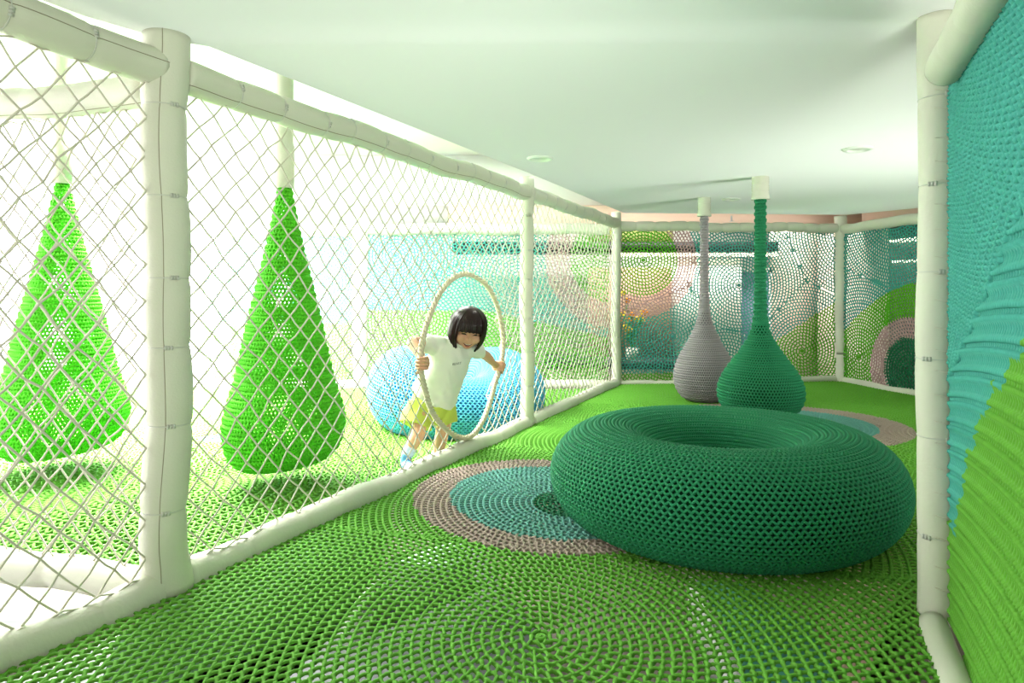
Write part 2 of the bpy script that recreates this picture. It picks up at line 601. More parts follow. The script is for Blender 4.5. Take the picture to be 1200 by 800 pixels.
# ------------------------------------------------------------ padded posts and rails
def pad_tube(name, A, B, r, label, cat, seg=0.24, seam=None, group=None, wob=0.006, ties=True, head_dir=(0, -1, 0), bulge=0.07, flare=0.0, path=None, parent_loc=None):
    A, B = np.array(A, float), np.array(B, float)
    root = thing(name, A if parent_loc is None else parent_loc, label, cat, group)
    L = np.linalg.norm(B - A)
    T = (B - A) / L
    up = np.array((0, -1, 0.0)) if abs(T[2]) > .7 else np.array((0, 0, 1.0))
    side = np.cross(T, up)
    side /= np.linalg.norm(side)
    up = np.cross(side, T)
    ns = max(2, int(round(L / seg)))
    joints = [L * (i + RNG.uniform(-.12, .12)) / ns for i in range(1, ns)]
    k = ns * 12
    s = np.linspace(0, L, k + 1)
    s = np.sort(np.r_[s, np.array(joints)])
    ph = RNG.uniform(0, 6, 4)
    off = wob * (np.sin(s * 5.1 + ph[0]) + .6 * np.sin(s * 11 + ph[1]))[:, None] * up + wob * (np.sin(s * 4.3 + ph[2]) + .6 * np.sin(s * 9 + ph[3]))[:, None] * side
    off *= np.minimum(1, np.minimum(s, L - s) / .15)[:, None]
    C = A + s[:, None] * T + off
    if path is not None:
        C = path(s / L, C)
    rad = np.full_like(s, r)
    for j in joints:
        rad -= r * bulge * np.exp(-((s - j) / .012) ** 2) + r * bulge * .5 * np.exp(-((s - j) / .05) ** 2)
    if flare:
        rad += flare * np.exp(-(s / .07) ** 2)
    # rounded ends
    e = np.minimum(s, L - s)
    C = np.concatenate([C[:1] + T * -0.0, C, C[-1:]])
    rad = np.concatenate([[r * .35], rad, [r * .35]])
    N = np.broadcast_to(up, C.shape)
    mb = MB()
    mb.tubes(C[None], N[None], rad[None], 28)
    mb.build('padding', M_white, root)
    hd = np.array(head_dir, float)
    hd = hd - T * hd.dot(T)
    hd /= np.linalg.norm(hd)
    if ties:
        for j in joints:
            i = int(np.argmin(np.abs(s - j)))
            c = C[i + 1]
            rr = rad[i + 1] + .0012
            a = np.arange(20) * PI / 10
            ring = c + rr * (np.cos(a)[:, None] * up + np.sin(a)[:, None] * side)
            tm = MB()
            tm.tubes(ring[None], (ring - c)[None] / rr, .0022, 4, True)
            h2 = hd * math.cos(.5) + np.cross(T, hd) * math.sin(RNG.uniform(-.7, .7))
            h2 /= np.linalg.norm(h2)
            w = np.cross(T, h2)
            o = c + h2 * (rr + .001)
            for du in (-.013, -.004, .006):
                v = [o + w * (du + x * .0035) + T * y * .007 + h2 * z * .003 for x in (-1, 1) for y in (-1, 1) for z in (-1, 1)]
                tm.add(v, [(0, 1, 3, 2), (4, 6, 7, 5), (0, 4, 5, 1), (2, 3, 7, 6), (0, 2, 6, 4), (1, 5, 7, 3)])
            tm.build('cable_tie', M_tie, root, smooth=False)
    if seam is not None:
        sd = np.array(seam, float)
        sd = sd - T * sd.dot(T)
        sd /= np.linalg.norm(sd)
        sm = MB()
        P = C[1:-1] + sd * (rad[1:-1, None] - .0004)
        sm.tubes(P[None], np.broadcast_to(sd, P.shape)[None], .0018, 4)
        sm.build('seam', M_seam, root)
    return root


RZ = 1.745
pad_tube('padded_post', (*Lp, 0.0), (*Lp, CEIL), .074, 'thick white padded post at the near corner of the net fence, up to the ceiling', 'post', .26, seam=(.30, -.95, 0), flare=.012, head_dir=(.8, -.6, 0))
pad_tube('padded_post', (*Mp, 0.0), (*Mp, CEIL), .052, 'white padded post of the net fence just right of the child and rope hoop', 'post', .25, head_dir=(.5, -1, 0), bulge=.1)
pad_tube('padded_post', (*Fp, 0.0), (*Fp, CEIL), .052, 'thin white padded post in the far corner where fence and far crochet nets meet', 'post', .25)
pad_tube('padded_post', (*Bp, 0.0), (*Bp, CEIL - .01), .066, 'white padded post behind the dark green pod, between far and angled crochet nets', 'post', .32, ties=False)
pad_tube('padded_post', (*Rp, -0.02), (*Rp, CEIL), .060, 'tall white padded post beside the dense teal and green net', 'post', .27, head_dir=(-.6, -1, 0), bulge=.03, wob=.003)


def fpt(y, z, off=0.0):
    """a point of the fence line, off metres to our side of it"""
    return np.array((fence_x(y) + FD[1] * off, y - FD[0] * off, z))


pad_tube('padded_rail', fpt(0.35, RZ), fpt(2.3 - .03, RZ), .062, 'thick white padded top rail at upper left, from the near corner post towards us', 'rail', .24, seam=(.5, -.8, .1), head_dir=(.6, -1, .2))
pad_tube('padded_rail', fpt(2.3 + .05, RZ), fpt(5.137 - .03, RZ), .060, 'long white padded top rail of the fence panel that holds the rope hoop', 'rail', .24, seam=(.5, -.6, -.6), head_dir=(.6, -1, .3))
pad_tube('padded_rail', fpt(5.137 + .04, RZ), fpt(7.39 - .03, RZ), .058, 'white padded top rail between the middle and far corner fence posts', 'rail', .24, head_dir=(.6, -1, 0))
pad_tube('padded_rail', fpt(0.5, .012), fpt(2.3 - .03, .012), .066, 'white padded floor rail at lower left, from the near corner post towards us', 'rail', .24, head_dir=(.3, -.3, 1), ties=False, wob=.008)
pad_tube('padded_rail', fpt(2.3 + .05, .012), fpt(5.137 - .03, .012), .062, 'long white padded floor rail in front of the child', 'rail', .27, ties=False, wob=.008)
pad_tube('padded_rail', fpt(5.137 + .04, .012), fpt(7.39 - .03, .012), .058, 'white padded floor rail between the middle and far corner fence posts', 'rail', .27, ties=False)
X0, X1 = np.array((Lp[0] - .05, Lp[1] + .02)), np.array((-3.3, 3.12))
pad_tube('padded_rail', (*X0, 1.69), (*X1, 1.735), .058, 'white padded upper rail running left from the near corner post', 'rail', .5, seam=(0, -.6, -1), ties=False)
pad_tube('padded_rail', (*X0, -.01), (*X1, -.06), .062, 'white padded lower rail running left from the near corner post', 'rail', .5, ties=False)
# far side of the near bay
pad_tube('padded_rail', (Fp[0] + .04, Fp[1], 1.712), (Bp[0] - .05, Bp[1], 1.715), .055, 'white padded top rail over the far crochet net, lumpy with short sleeves', 'rail', .19, ties=False, bulge=.14)
pad_tube('padded_rail', (Fp[0] + .04, Fp[1], .005), (Bp[0] - .05, Bp[1], .03), .036, 'slim white padded floor rail under the far crochet net', 'rail', .4, ties=False)
pad_tube('padded_rail', (Bp[0] + .02, Bp[1] - .05, 1.70), (*Cp, 1.70), .055, 'white padded top rail over the angled crochet net behind the tall post', 'rail', .4, ties=False, bulge=.03)
pad_tube('padded_rail', (Bp[0] + .02, Bp[1] - .05, .02), (*Cp, .02), .040, 'slim white padded floor rail under the angled crochet net', 'rail', .4, ties=False, bulge=.03)
# close on the right
r0 = np.array((Rp[0] - .02, Rp[1] - .10))


def rfx(y):
    return Rp[0] + .45 * (y - Rp[1])


pad_tube('padded_rail', (rfx(1.93) - .02, 1.93, 1.632), (rfx(0.6) - .02, 0.6, 1.632), .050, 'white ribbed padded rail over the dense teal net at upper right', 'rail', .22, head_dir=(-1, -.3, 0), ties=False, wob=.002, bulge=.05)
pad_tube('padded_rail', (rfx(2.1) - .03, 2.09, -.02), (rfx(0.6) - .03, .6, -.0), .042, 'white padded floor rail under the dense green net at lower right', 'rail', .5, ties=False, wob=.004)
# hall beyond the fence
HY = 7.5
PA, PB = (-.2225 * HY, HY), (-.4575 * HY, HY)
pad_tube('padded_post', (*PA, -.05), (*PA, 1.80), .085, 'wide white post between the two teal nets at the back of the bright hall', 'post', .4, ties=False)
pad_tube('padded_post', (*PB, -.05), (*PB, 1.80), .060, 'white end post left of the palest net at the back of the bright hall', 'post', .4, ties=False)
pad_tube('padded_rail', (Fp[0] - .06, HY, 1.69), (PA[0] + .07, HY, 1.69), .062, 'white padded top rail over the back net behind the child', 'rail', .4, ties=False)
pad_tube('padded_rail', (PA[0] - .07, HY, 1.67), (PB[0] + .05, HY, 1.67), .060, 'white padded top rail over the palest back net behind the right green cone', 'rail', .4, ties=False)
pad_tube('padded_rail', (Fp[0] - .06, HY, -.02), (PA[0] + .07, HY, -.02), .055, 'white padded floor rail under the back net behind the child', 'rail', .4, ties=False)
pad_tube('padded_rail', (PA[0] - .07, HY, -.02), (PB[0] + .05, HY, -.02), .060, 'white padded floor rail under the palest back net behind the right green cone', 'rail', .4, ties=False)

# ------------------------------------------------------------ crocheted floor nets
SPOT1 = (0.05, 3.30)     # taupe and teal spot beside the ring cushion
SPOT2 = (1.98, 4.75)     # taupe and teal spot behind it
NEAR = (0.085, 2.02)


def ell(U, V, c, a, b, ang=0.0):
    ca, sa = math.cos(ang), math.sin(ang)
    x, y = U - c[0], V - c[1]
    return np.hypot((x * ca + y * sa) / a, (-x * sa + y * ca) / b)


def zone_floor(U, V):
    m = np.full(U.shape, YI['lime'])
    e = ell(U, V, (0.16, 3.36), .64, .72, .3)
    m[e < 1] = YI['taupe']
    e = ell(U, V, (0.20, 3.36), .50, .56, .3)
    m[e < 1] = YI['aqua']
    m[ell(U, V, (0.27, 3.27), .17, .20) < 1] = YI['forest']
    m[ell(U, V, (2.0, 5.2), .95, .88) < 1] = YI['taupe']
    m[ell(U, V, (2.0, 5.2), .72, .66) < 1] = YI['aqua']
    m[ell(U, V, (2.0, 5.2), .47, .40) < 1] = YI['lime']
    return m


def sag_floor(U, V):
    z = -.03 * np.exp(-((U - .95) ** 2 + (V - 3.06) ** 2) / .8) - .02 * np.exp(-((U - .1) ** 2 + (V - 2.0) ** 2) / .6)
    P = np.stack([U, V, z], -1)
    N = np.zeros_like(P)
    N[..., 2] = 1
    return P, N


mb = MB()
yb = 1.05
crochet([(NEAR[0], NEAR[1], 1.0, 1.3), (0.27, 3.27, 1, 1.15), (2.0, 5.2), (1.0, 6.0), (2.9, 6.2), (1.1, 4.5), (3.3, 4.6)],
        [[fpt(yb, 0)[:2], (rfx(yb), yb), (rfx(5.0), 5.0), (Fp[0], Fp[1])], [(rfx(2.12) - .25, 2.16), (Rp[0] + .9, 2.16), Cp, (Bp[0], Bp[1] - .02), (Fp[0], Fp[1]), (.6, 5.2)]],
        .0290, .0058, sag_floor, zone_floor, mb, pts=4, sides=6, knot=1.35, amp=.10, links=.0050)
struct('floor', mb, YM, True)


def zone_hall(U, V):
    m = np.full(U.shape, YI['lime'])
    m[ell(U, V, (-2.1, 4.9), .16, .12) < 1] = YI['aqua']
    return m


def sag_hall(U, V):
    z = -.05 - .10 * np.exp(-((U + .4) ** 2 + (V - 5.7) ** 2) / 1.2)
    P = np.stack([U, V, z], -1)
    N = np.zeros_like(P)
    N[..., 2] = 1
    return P, N


mb = MB()
crochet([(-1.9, 3.6), (-3.0, 5.6), (-1.0, 6.6), (-1.1, 4.5), (-4.6, 4.4), (-4.9, 6.6)],
        [(-1.2, 2.33), (Fp[0] - .05, Fp[1]), (-6.8, 7.5), (-6.8, 4.5)], .042, .0088, sag_hall, zone_hall, mb, pts=4, sides=4, knot=1.35, amp=.36)
struct('floor', mb, YM, True)

# ------------------------------------------------------------ crocheted wall nets
def wall_map(a, b, z0=0.0):
    a, b = np.array(a, float), np.array(b, float)
    t = (b - a) / np.linalg.norm(b - a)
    n = np.array((t[1], -t[0], 0.0))

    def f(U, V):
        P = np.stack([a[0] + t[0] * U, a[1] + t[1] * U, V + z0], -1)
        return P, np.broadcast_to(n, P.shape)
    return f, float(np.linalg.norm(b - a))


# far net of the near bay
wm, LW = wall_map(Fp, Bp)


def fu(x):
    """distance along the far net that shows at pixel column x"""
    t = (x - 600) / 800
    dx, dy = (Bp[0] - Fp[0]) / LW, (Bp[1] - Fp[1]) / LW
    return (t * Fp[1] - Fp[0]) / (dx - t * dy)


def fv(y, d=7.5):
    return 1 + (342 - y) / 800 * d


def zone_far(U, V):
    m = np.full(U.shape, YI['teal'])
    c = (fu(752), fv(305))
    r = np.hypot(U - c[0], V - c[1])
    m[r < .62] = YI['pink']
    m[r < .40] = YI['leaf']
    hill = fv(398) + (U - fu(903)) * .62 - .05
    hill = np.minimum(hill, fv(350) - .14 * (U - fu(985)) ** 2 * 0 + 0)
    m[(V < np.maximum(hill, fv(436) + .0 * U)) & (V < fv(352))] = YI['leaf']
    return m


mb = MB()
crochet([(fu(754), fv(305)), (fu(788), fv(394)), (fu(866), fv(334)), (fu(940), fv(412)), (fu(1000), fv(270)), (fu(850), fv(440))],
        [(.03, .03), (LW - .05, .03), (LW - .05, 1.67), (.03, 1.67)], .034, .0068, wm, zone_far, mb, pts=4, amp=.10, knot=1.3, links=.0066)
o = mb.build('crochet_net', YM)
tag(o, 'far crochet net behind the pods, with a pink arc and green hill on teal', 'net')

# angled net on the right
wm2, LW2 = wall_map(Bp, Cp)


def fu2(x):
    t = (x - 600) / 800
    dx, dy = (Cp[0] - Bp[0]) / LW2, (Cp[1] - Bp[1]) / LW2
    return (t * Bp[1] - Bp[0]) / (dx - t * dy)


uc = fu2(1066)
vc = 1 + (342 - 436) / 800 * (Bp[1] - uc * .95)


def zone_right(U, V):
    m = np.full(U.shape, YI['teal'])
    m[V < 1.06 - .34 * (U - fu2(1095)) ** 2 + .05] = YI['leaf']
    r = np.hypot((U - uc), V - vc)
    m[r < .54] = YI['pink']
    m[r < .34] = YI['forest']
    return m


mb = MB()
crochet([(uc, vc), (uc - .2, 1.9), (.3, .3)], [(.06, .03), (LW2 - .03, .03), (LW2 - .03, 1.66), (.06, 1.66)], .034, .0068, wm2, zone_right, mb, pts=4, amp=.10, knot=1.3, links=.0068)
o = mb.build('crochet_net', YM)
tag(o, 'angled crochet net behind the tall post, with a dark green disc in a pink ring', 'net')

# back nets of the hall
wm3, LW3 = wall_map((Fp[0] - .06, HY), (PA[0] + .08, HY))


def zone_h1(U, V):
    m = np.full(U.shape, YI['teal'])
    m[V < .80 - .42 * U * 0 - .30 * np.clip((1.2 - (U - .2)) / 1.4, 0, 1)] = YI['leaf']
    # U runs leftwards from the far corner
    c = (-.05, 1.36)
    r = np.hypot(U - c[0], V - c[1])
    m[(r < .75)] = YI['pink']
    m[r < .48] = YI['leaf']
    return m


mb = MB()
crochet([(1.0, 1.15), (.3, .62), (2.0, .7), (2.35, 1.4), (.02, 1.5), (1.55, .3)], [(.0, .03), (LW3, .03), (LW3, 1.64), (.0, 1.64)], .036, .0078,
        lambda U, V: (lambda P, N: (P, -N))(*wm3(U, V)), zone_h1, mb, pts=4, amp=.10, knot=1.2, links=.0068)
o = mb.build('crochet_net', YM)
tag(o, 'teal over green crochet net at the back of the hall, behind the child', 'net')

wm4, LW4 = wall_map((PA[0] - .08, HY), (PB[0] + .06, HY))


def zone_h2(U, V):
    m = np.full(U.shape, YI['teal'])
    m[V < .66] = YI['leaf']
    return m


mb = MB()
crochet([(.4, 1.1), (1.1, .3), (1.3, 1.3)], [(.0, .03), (LW4, .03), (LW4, 1.62), (.0, 1.62)], .036, .0068,
        lambda U, V: (lambda P, N: (P, -N))(*wm4(U, V)), zone_h2, mb, pts=4, amp=.10, knot=1.2, links=.006)
o = mb.build('crochet_net', YM)
tag(o, 'palest teal over green net, behind the right green cone', 'net')

# dense net close on the right
wm5, LW5 = wall_map((rfx(0.62), .62), (Rp[0] + .012, Rp[1] - .03))


def ru(x):
    t = (x - 600) / 800
    y = .3745 / (t - .45)
    return (y - .62) / FD[1]


def zone_dense(U, V):
    m = np.full(U.shape, YI['teal'])
    # the green climbs towards us
    lim = np.interp(U, [.2, .689, .78, 1.049, 1.311, 1.5], [1.02, .933, .87, .748, .55, .30]) + .02 * np.sin(U * 40)
    m[V < lim] = YI['lime']
    return m


mb = MB()
crochet([(.6, -6.0, 1, 1), (5.0, 5.0, .80, .80)], [(.0, .0), (LW5, .0), (LW5, 1.64), (.0, 1.64)], .036, .0060, wm5, zone_dense, mb, stitch=.021, pts=6, sides=6, knot=1.35, amp=.16, smax=9, links=.0068, slant=.35, lap=.3)
o = mb.build('crochet_net', YM)
tag(o, 'dense teal and bright green crochet net close by at right edge', 'net')
# lacing that ties it to the post
for i in range(22):
    z = .1 + i * .073 + RNG.uniform(-.01, .01)
    c = np.array((Rp[0], Rp[1], z))
    a = np.linspace(-2.3, .3, 9)
    ring = c + np.stack([np.cos(a) * .0625, np.sin(a) * .0625, .012 * np.sin(a * 1.2)], -1)
    lac = MB()
    lac.tubes(ring[None], (ring - c)[None], .0022, 4)
    lac.build('lacing', M_rope, o)


# ------------------------------------------------------------ knotted rope fence nets
HOOP_PX = [(589.5, 395), (583, 359), (569, 333), (547, 321), (527, 329), (512, 350), (500, 380), (494, 405), (493, 432), (499, 460), (507, 483), (521, 501),
           (538, 512), (553, 510), (566, 492), (575, 468), (581, 446), (588, 422)]


def on_fence(x, y, off=0.0):
    """the point of the fence plane (off metres to our side) that shows at pixel x, y"""
    t = (x - 600) / 800
    Y = (off - 2.199 * FD[1]) / (FD[1] * t - FD[0])
    return px(x, y, Y)


def hoop_curve(n=96):
    """the rope ring, bulging a little to our side where the child pulls it"""
    H = np.array([on_fence(x, y, .045 * max(0, (x - 541) / 49) + .012) for x, y in HOOP_PX])
    k = len(H)
    out = []
    for s in np.arange(n) * k / n:
        i = int(s); f = s - i
        p0, p1, p2, p3 = (H[(i + d) % k] for d in (-1, 0, 1, 2))
        out.append(.5 * (2 * p1 + (p2 - p0) * f + (2 * p0 - 5 * p1 + 4 * p2 - p3) * f * f + (3 * p1 - p0 - 3 * p2 + p3) * f ** 3))
    return np.array(out)


HOOP = hoop_curve(720)


def HOOP_AT(y, right=False):
    """the ring's rope centre where it shows at pixel row y, on its left or right side"""
    z = 342 - (HOOP[:, 2] - 1) * 800 / HOOP[:, 1]
    xx = HOOP[:, 0] / HOOP[:, 1] * 800 + 600
    ok = (xx > 541) == right
    return HOOP[np.argmin(np.where(ok, np.abs(z - y), 1e9))]


def rope_net(name, A, B, z0, z1, w, h, r, label, hoop=False, sag=.01, sides=5):
    A, B = np.array(A, float), np.array(B, float)
    L = np.linalg.norm(B - A)
    t = (B - A) / L
    nr = np.array((t[1], -t[0]))
    nu = int(round(L / (w / 2)))
    nv = int(round((z1 - z0) / (h / 2)))
    I, J = np.meshgrid(np.arange(nu + 1), np.arange(nv + 1), indexing='ij')
    U = I * L / nu
    V = z0 + J * (z1 - z0) / nv
    jit = (I > 0) & (I < nu) & (J > 0) & (J < nv)
    U = U + np.where(jit, RNG.normal(0, w * .035, U.shape), 0)
    V = V + np.where(jit, RNG.normal(0, h * .035, U.shape), 0)
    # slack near the top: rows hang in shallow swags
    V = V - .03 * np.sin(PI * U / L) * ((V - z0) / (z1 - z0)) * (J < nv)
    off = sag * np.sin(PI * U / L) * np.sin(PI * (V - z0) / (z1 - z0)) + RNG.normal(0, .002, U.shape)
    keepn = np.ones(U.shape, bool)
    if hoop:
        hu = (HOOP[:, :2] - A) @ t
        hv = HOOP[:, 2]
        cu_, cv_ = hu.mean(), hv.mean()
        ha = np.arctan2(hv - cv_, hu - cu_)
        order = np.argsort(ha)
        ha, hr_ = ha[order], np.hypot(hu - cu_, hv - cv_)[order]
        ell_ = lambda u, v: np.hypot(u - cu_, v - cv_) / np.interp(np.arctan2(v - cv_, u - cu_), ha, hr_, period=2 * PI)
        e = ell_(U, V)
        # the ring pulls the cords outwards around it
        f = np.where(e < 1.7, 1 + .16 * np.clip(1.7 - e, 0, .7), 1.0)
        ok = (J > 0) & (J < nv) & (I > 0) & (I < nu)
        U = np.where(ok, cu_ + (U - cu_) * f, U)
        V = np.where(ok, np.clip(cv_ + (V - cv_) * f, z0 + .02, z1 - .02), V)
        keepn = ell_(U, V) > 1.0
    P = np.stack([A[0] + t[0] * U + nr[0] * off, A[1] + t[1] * U + nr[1] * off, V], -1)
    segs = []
    hc = hoop_curve(360)
    for i in range(nu):
        for j in range(nv + 1):
            if (i + j) % 2:
                continue
            for dj in (1, -1):
                j2 = j + dj
                if not 0 <= j2 <= nv:
                    continue
                a, b = P[i, j].copy(), P[i + 1, j2].copy()
                ka, kb = keepn[i, j], keepn[i + 1, j2]
                if not ka and not kb:
                    continue
                if not (ka and kb):
                    p = a if ka else b
                    q = hc[np.argmin(np.sum((hc - (b if ka else a)) ** 2 * np.array((1, 1, 1)), 1))]
                    # shortest way to the ring from the kept knot, leaning along the cord
                    m = (p * .55 + (b if ka else a) * .45)
                    q = hc[np.argmin(np.sum((hc - m) ** 2, 1))]
                    a, b = p, q
                segs.append((a, b))
    S = np.array(segs)
    n3 = np.array((nr[0], nr[1], 0.0))
    mid = S.mean(1) + n3 * RNG.normal(0, .002, (len(S), 1)) + np.array((0, 0, -1)) * RNG.uniform(0, .003, (len(S), 1))
    PP = np.stack([S[:, 0], mid, S[:, 1]], 1)
    mb = MB()
    mb.tubes(PP, np.broadcast_to(n3, PP.shape), r, sides)
    # border cords lashed to the rails
    for z in (z0, z1):
        u = np.linspace(0, L, int(L / .055) + 1)
        zz = z + .010 * np.sin(np.arange(len(u)) * PI)
        zz = z + np.where(np.arange(len(u)) % 2 == 0, .008, -.008)
        Q = np.stack([A[0] + t[0] * u + nr[0] * .01, A[1] + t[1] * u + nr[1] * .01, zz], -1)
        mb.tubes(Q[None], np.broadcast_to(n3, Q.shape)[None], r * .9, sides)
    o = mb.build(name, M_rope)
    return tag(o, label, 'net')


def f2(y):
    return (fence_x(y), y)


rope_net('rope_net', f2(0.45), f2(2.3 - .07), .07, RZ - .055, .112, .120, .0037, 'white diamond rope net at far left, from the near corner post towards us')
hn = rope_net('rope_net', f2(2.3 + .07), f2(5.137 - .05), .065, RZ - .05, .112, .112, .0036, 'white diamond rope net with the round hoop opening the child leans through', hoop=True)
rope_net('rope_net', f2(5.137 + .05), f2(7.39 - .05), .06, RZ - .05, .104, .108, .0036, 'white diamond rope net between the middle and far corner fence posts')
rope_net('rope_net', X0 + np.array((-.08, .03)), X1, .0, 1.64, .125, .120, .0036, 'white diamond rope net running left behind the near corner post, before the left cone')

# the hoop: a rope wound with cord
hc = hoop_curve(240)
ctr = hc.mean(0)
n3 = np.array((FD[1], -FD[0], 0.0))
hm = MB()
for ph in (0, 2 * PI / 3, 4 * PI / 3):
    a = np.arange(240) * 2 * PI / 240
    rd = hc - ctr
    rd = rd - np.outer(rd @ n3, n3)
    rd /= np.linalg.norm(rd, axis=1, keepdims=True)
    w = a * 34 + ph
    Q = hc + .0100 * (np.cos(w)[:, None] * rd + np.sin(w)[:, None] * n3)
    hm.tubes(Q[None], np.broadcast_to(n3, Q.shape)[None], .0088, 6, True)
ho = hm.build('hoop', M_hoop, hn)
ho['label'] = 'beige twisted rope hoop round the opening'

# ------------------------------------------------------------ knitted play shapes
def torus_prof(R, a, b, n=160):
    t = np.arange(n + 1) * 2 * PI / n - PI / 2
    # a soft, slightly slumped section standing on the net
    x = a * np.cos(t)
    z = b + b * np.sin(t) + 0.0
    p = np.stack([R + x, z], -1)
    p[-1] = p[0]
    return p


def ring_cushion(loc, R, a, b, m, m_in, label, cell=.0165, n=175, cord=.0056, shape=None, rot=0.0):
    root = thing('ring_cushion', loc, label, 'ring cushion')
    pr = torus_prof(R, a, b)
    mb = MB()
    knit_revolve(pr, lambda r: n, cord, mb, cell, loc, pts=6, amp=.30, knot=1.25, shape=shape)
    mb.build('knitted_cover', m, root)
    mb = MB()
    hole_backing(pr, mb, .012, loc, 96, shape=shape)
    mb.build('hole_backing', m_in, root)
    return root


ring_cushion((.93, 3.06, -.03), .505, .245, .215, M_torus, M_torus_in, 'big dark green crochet ring cushion lying on the near net floor')


def slump(P):
    P = np.array(P)
    a = np.arctan2(P[..., 1], P[..., 0])
    P[..., 2] = P[..., 2] * (1 + .12 * np.cos(a - 2.2) - .10 * np.cos(2 * (a + 1.2)))
    return P


ring_cushion((-.465, 5.76, -.15), .43, .31, .30, M_blue, M_blue_in, 'big sky blue crochet ring cushion lying behind the child', cell=.024, n=130, cord=.0062, shape=slump)


def pod(loc, prof, m, m_in, label, neck_top, cell=.0215, cord=.0056, sleeve_r=.062, sleeve_h=.17):
    root = thing('hanging_pod', loc, label, 'hanging pod')
    p = np.asarray(prof, float)
    # smooth the profile
    t = np.r_[0, np.cumsum(np.hypot(*np.diff(p, axis=0).T))]
    tt = np.linspace(0, t[-1], 240)
    q = np.stack([np.interp(tt, t, p[:, 0]), np.interp(tt, t, p[:, 1])], 1)
    for _ in range(14):
        q[1:-1] = (q[:-2] + 2 * q[1:-1] + q[2:]) / 4
    nst = lambda r: 84 if r > .20 else 60 if r > .13 else 36 if r > .075 else 16 if r > .03 else 8
    body = q[q[:, 1] < neck_top]
    neck = q[q[:, 1] >= neck_top - .01]
    mb = MB(); knit_revolve(body, nst, cord, mb, cell, loc); mb.build('knitted_bulb', m, root)
    mb = MB(); hole_backing(body, mb, .009, loc); mb.build('hole_backing', m_in, root)
    mb = MB(); knit_revolve(neck, nst, cord * 1.15, mb, cell * 1.15, loc, amp=.42, knot=1.5); hole_backing(neck, mb, .007, loc, 24); mb.build('neck', m, root)
    top = CEIL - loc[2]
    hang = np.array(loc)
    mb = MB()
    s = np.linspace(0, sleeve_h, 25)
    rr = sleeve_r * (1 - .10 * np.exp(-((s - sleeve_h * .33) / .004) ** 2) - .10 * np.exp(-((s - sleeve_h * .66) / .004) ** 2)) * (1 + .10 * np.exp(-(s / .02) ** 2))
    mb.lathe(np.r_[[[.02, top - sleeve_h]], np.stack([rr, top - sleeve_h + s], 1)], 32, loc)
    mb.build('ceiling_sleeve', M_white, root)
    return root


pod((1.863, 5.12, .055), [(.005, 0), (.12, .004), (.22, .03), (.285, .09), (.31, .17), (.305, .25), (.265, .34), (.20, .43), (.135, .52), (.085, .60), (.056, .68), (.042, .78), (.036, 1.0), (.035, 1.64)],
    M_torus, M_torus_in, 'dark green crochet pod hanging by a thick neck, in front of the grey one', .72)
pod((1.76, 6.25, .0), [(.005, 0), (.12, .006), (.20, .04), (.255, .12), (.275, .22), (.26, .32), (.215, .43), (.15, .54), (.10, .64), (.064, .73), (.044, .84), (.034, 1.0), (.031, 1.70)],
    M_grey, M_grey_in, 'mauve grey crochet pod hanging behind the dark green one', .84, sleeve_r=.058)


def cone(loc, H, R, label, group=None, cell=.022, cord=.0064, tilt=0.0):
    root = thing('hanging_cone', loc, label, 'hanging cone')
    p = np.array([(.01, .01), (R * .45, .0), (R * .74, .02), (R * .92, .08), (R * .99, .17), (R, .25), (R * .94, .33), (R * .80, H * .31), (R * .60, H * .51), (R * .30, H * .77), (R * .17, H * .90), (.036, H * .97), (.030, H)])
    t = np.r_[0, np.cumsum(np.hypot(*np.diff(p, axis=0).T))]
    tt = np.linspace(0, t[-1], 240)
    q = np.stack([np.interp(tt, t, p[:, 0]), np.interp(tt, t, p[:, 1])], 1)
    for _ in range(20):
        q[1:-1] = (q[:-2] + 2 * q[1:-1] + q[2:]) / 4
    nst = lambda r: 96 if r > .25 else 72 if r > .17 else 48 if r > .11 else 28 if r > .06 else 14
    bend = lambda P: P + np.stack([0 * P[..., 2], 0 * P[..., 2], tilt * P[..., 0] * np.clip(1 - P[..., 2] / .5, 0, 1)], -1)
    mb = MB(); knit_revolve(q, nst, cord, mb, cell, loc, pts=6, amp=.36, knot=1.25, shape=bend); mb.build('knitted_cover', M_cone, root)
    mb = MB()
    top = 2.62 - loc[2]
    mb.lathe([(.01, H - .03), (.050, H - .03), (.052, H + .20), (.046, H + .21), (.046, top)], 28, loc)
    mb.build('hanger_sleeve', M_white, root)
    return root


cone((-1.238, 3.72, .06), 1.535, .318, 'bright green crochet cone hanging in the hall, nearest the child', tilt=.10)
cone((-2.62, 3.98, .06), 1.60, .345, 'bright green crochet cone at far left, behind two layers of net', tilt=.12)

# ------------------------------------------------------------ ceiling fittings
M_trim = mat('white_lamp_trim', (0.78, 0.78, 0.74), 0.4)
M_lens = mat('frosted_lamp_lens', (0.66, 0.66, 0.60), 0.5)


def downlight(x, y, label, r=.085):
    d = .862 * 800 / (342 - y)
    p = px(x, y, d)
    root = thing('ceiling_downlight', (p[0], p[1], CEIL), label, 'ceiling light')
    c = (p[0], p[1], CEIL)
    mb = MB(); mb.lathe([(r * .62, .004), (r * .70, -.010), (r * .85, -.014), (r, -.006), (r * 1.01, .001)], 40, c); mb.build('trim_ring', M_trim, root)
    mb = MB(); mb.lathe([(.001, -.003), (r * .4, -.004), (r * .64, .0)], 40, c); mb.build('lens', M_lens, root)
    l = bpy.data.lights.new('downlight_lamp', 'SPOT')
    l.energy = 9; l.spot_size = 2.3; l.spot_blend = .9; l.shadow_soft_size = .06; l.color = (1, .95, .86)
    lo = bpy.data.objects.new('downlight_lamp', l); COL.objects.link(lo)
    lo.location = (p[0], p[1], CEIL - .05); lo.parent = root; lo.matrix_parent_inverse = root.matrix_basis.inverted()
    return root


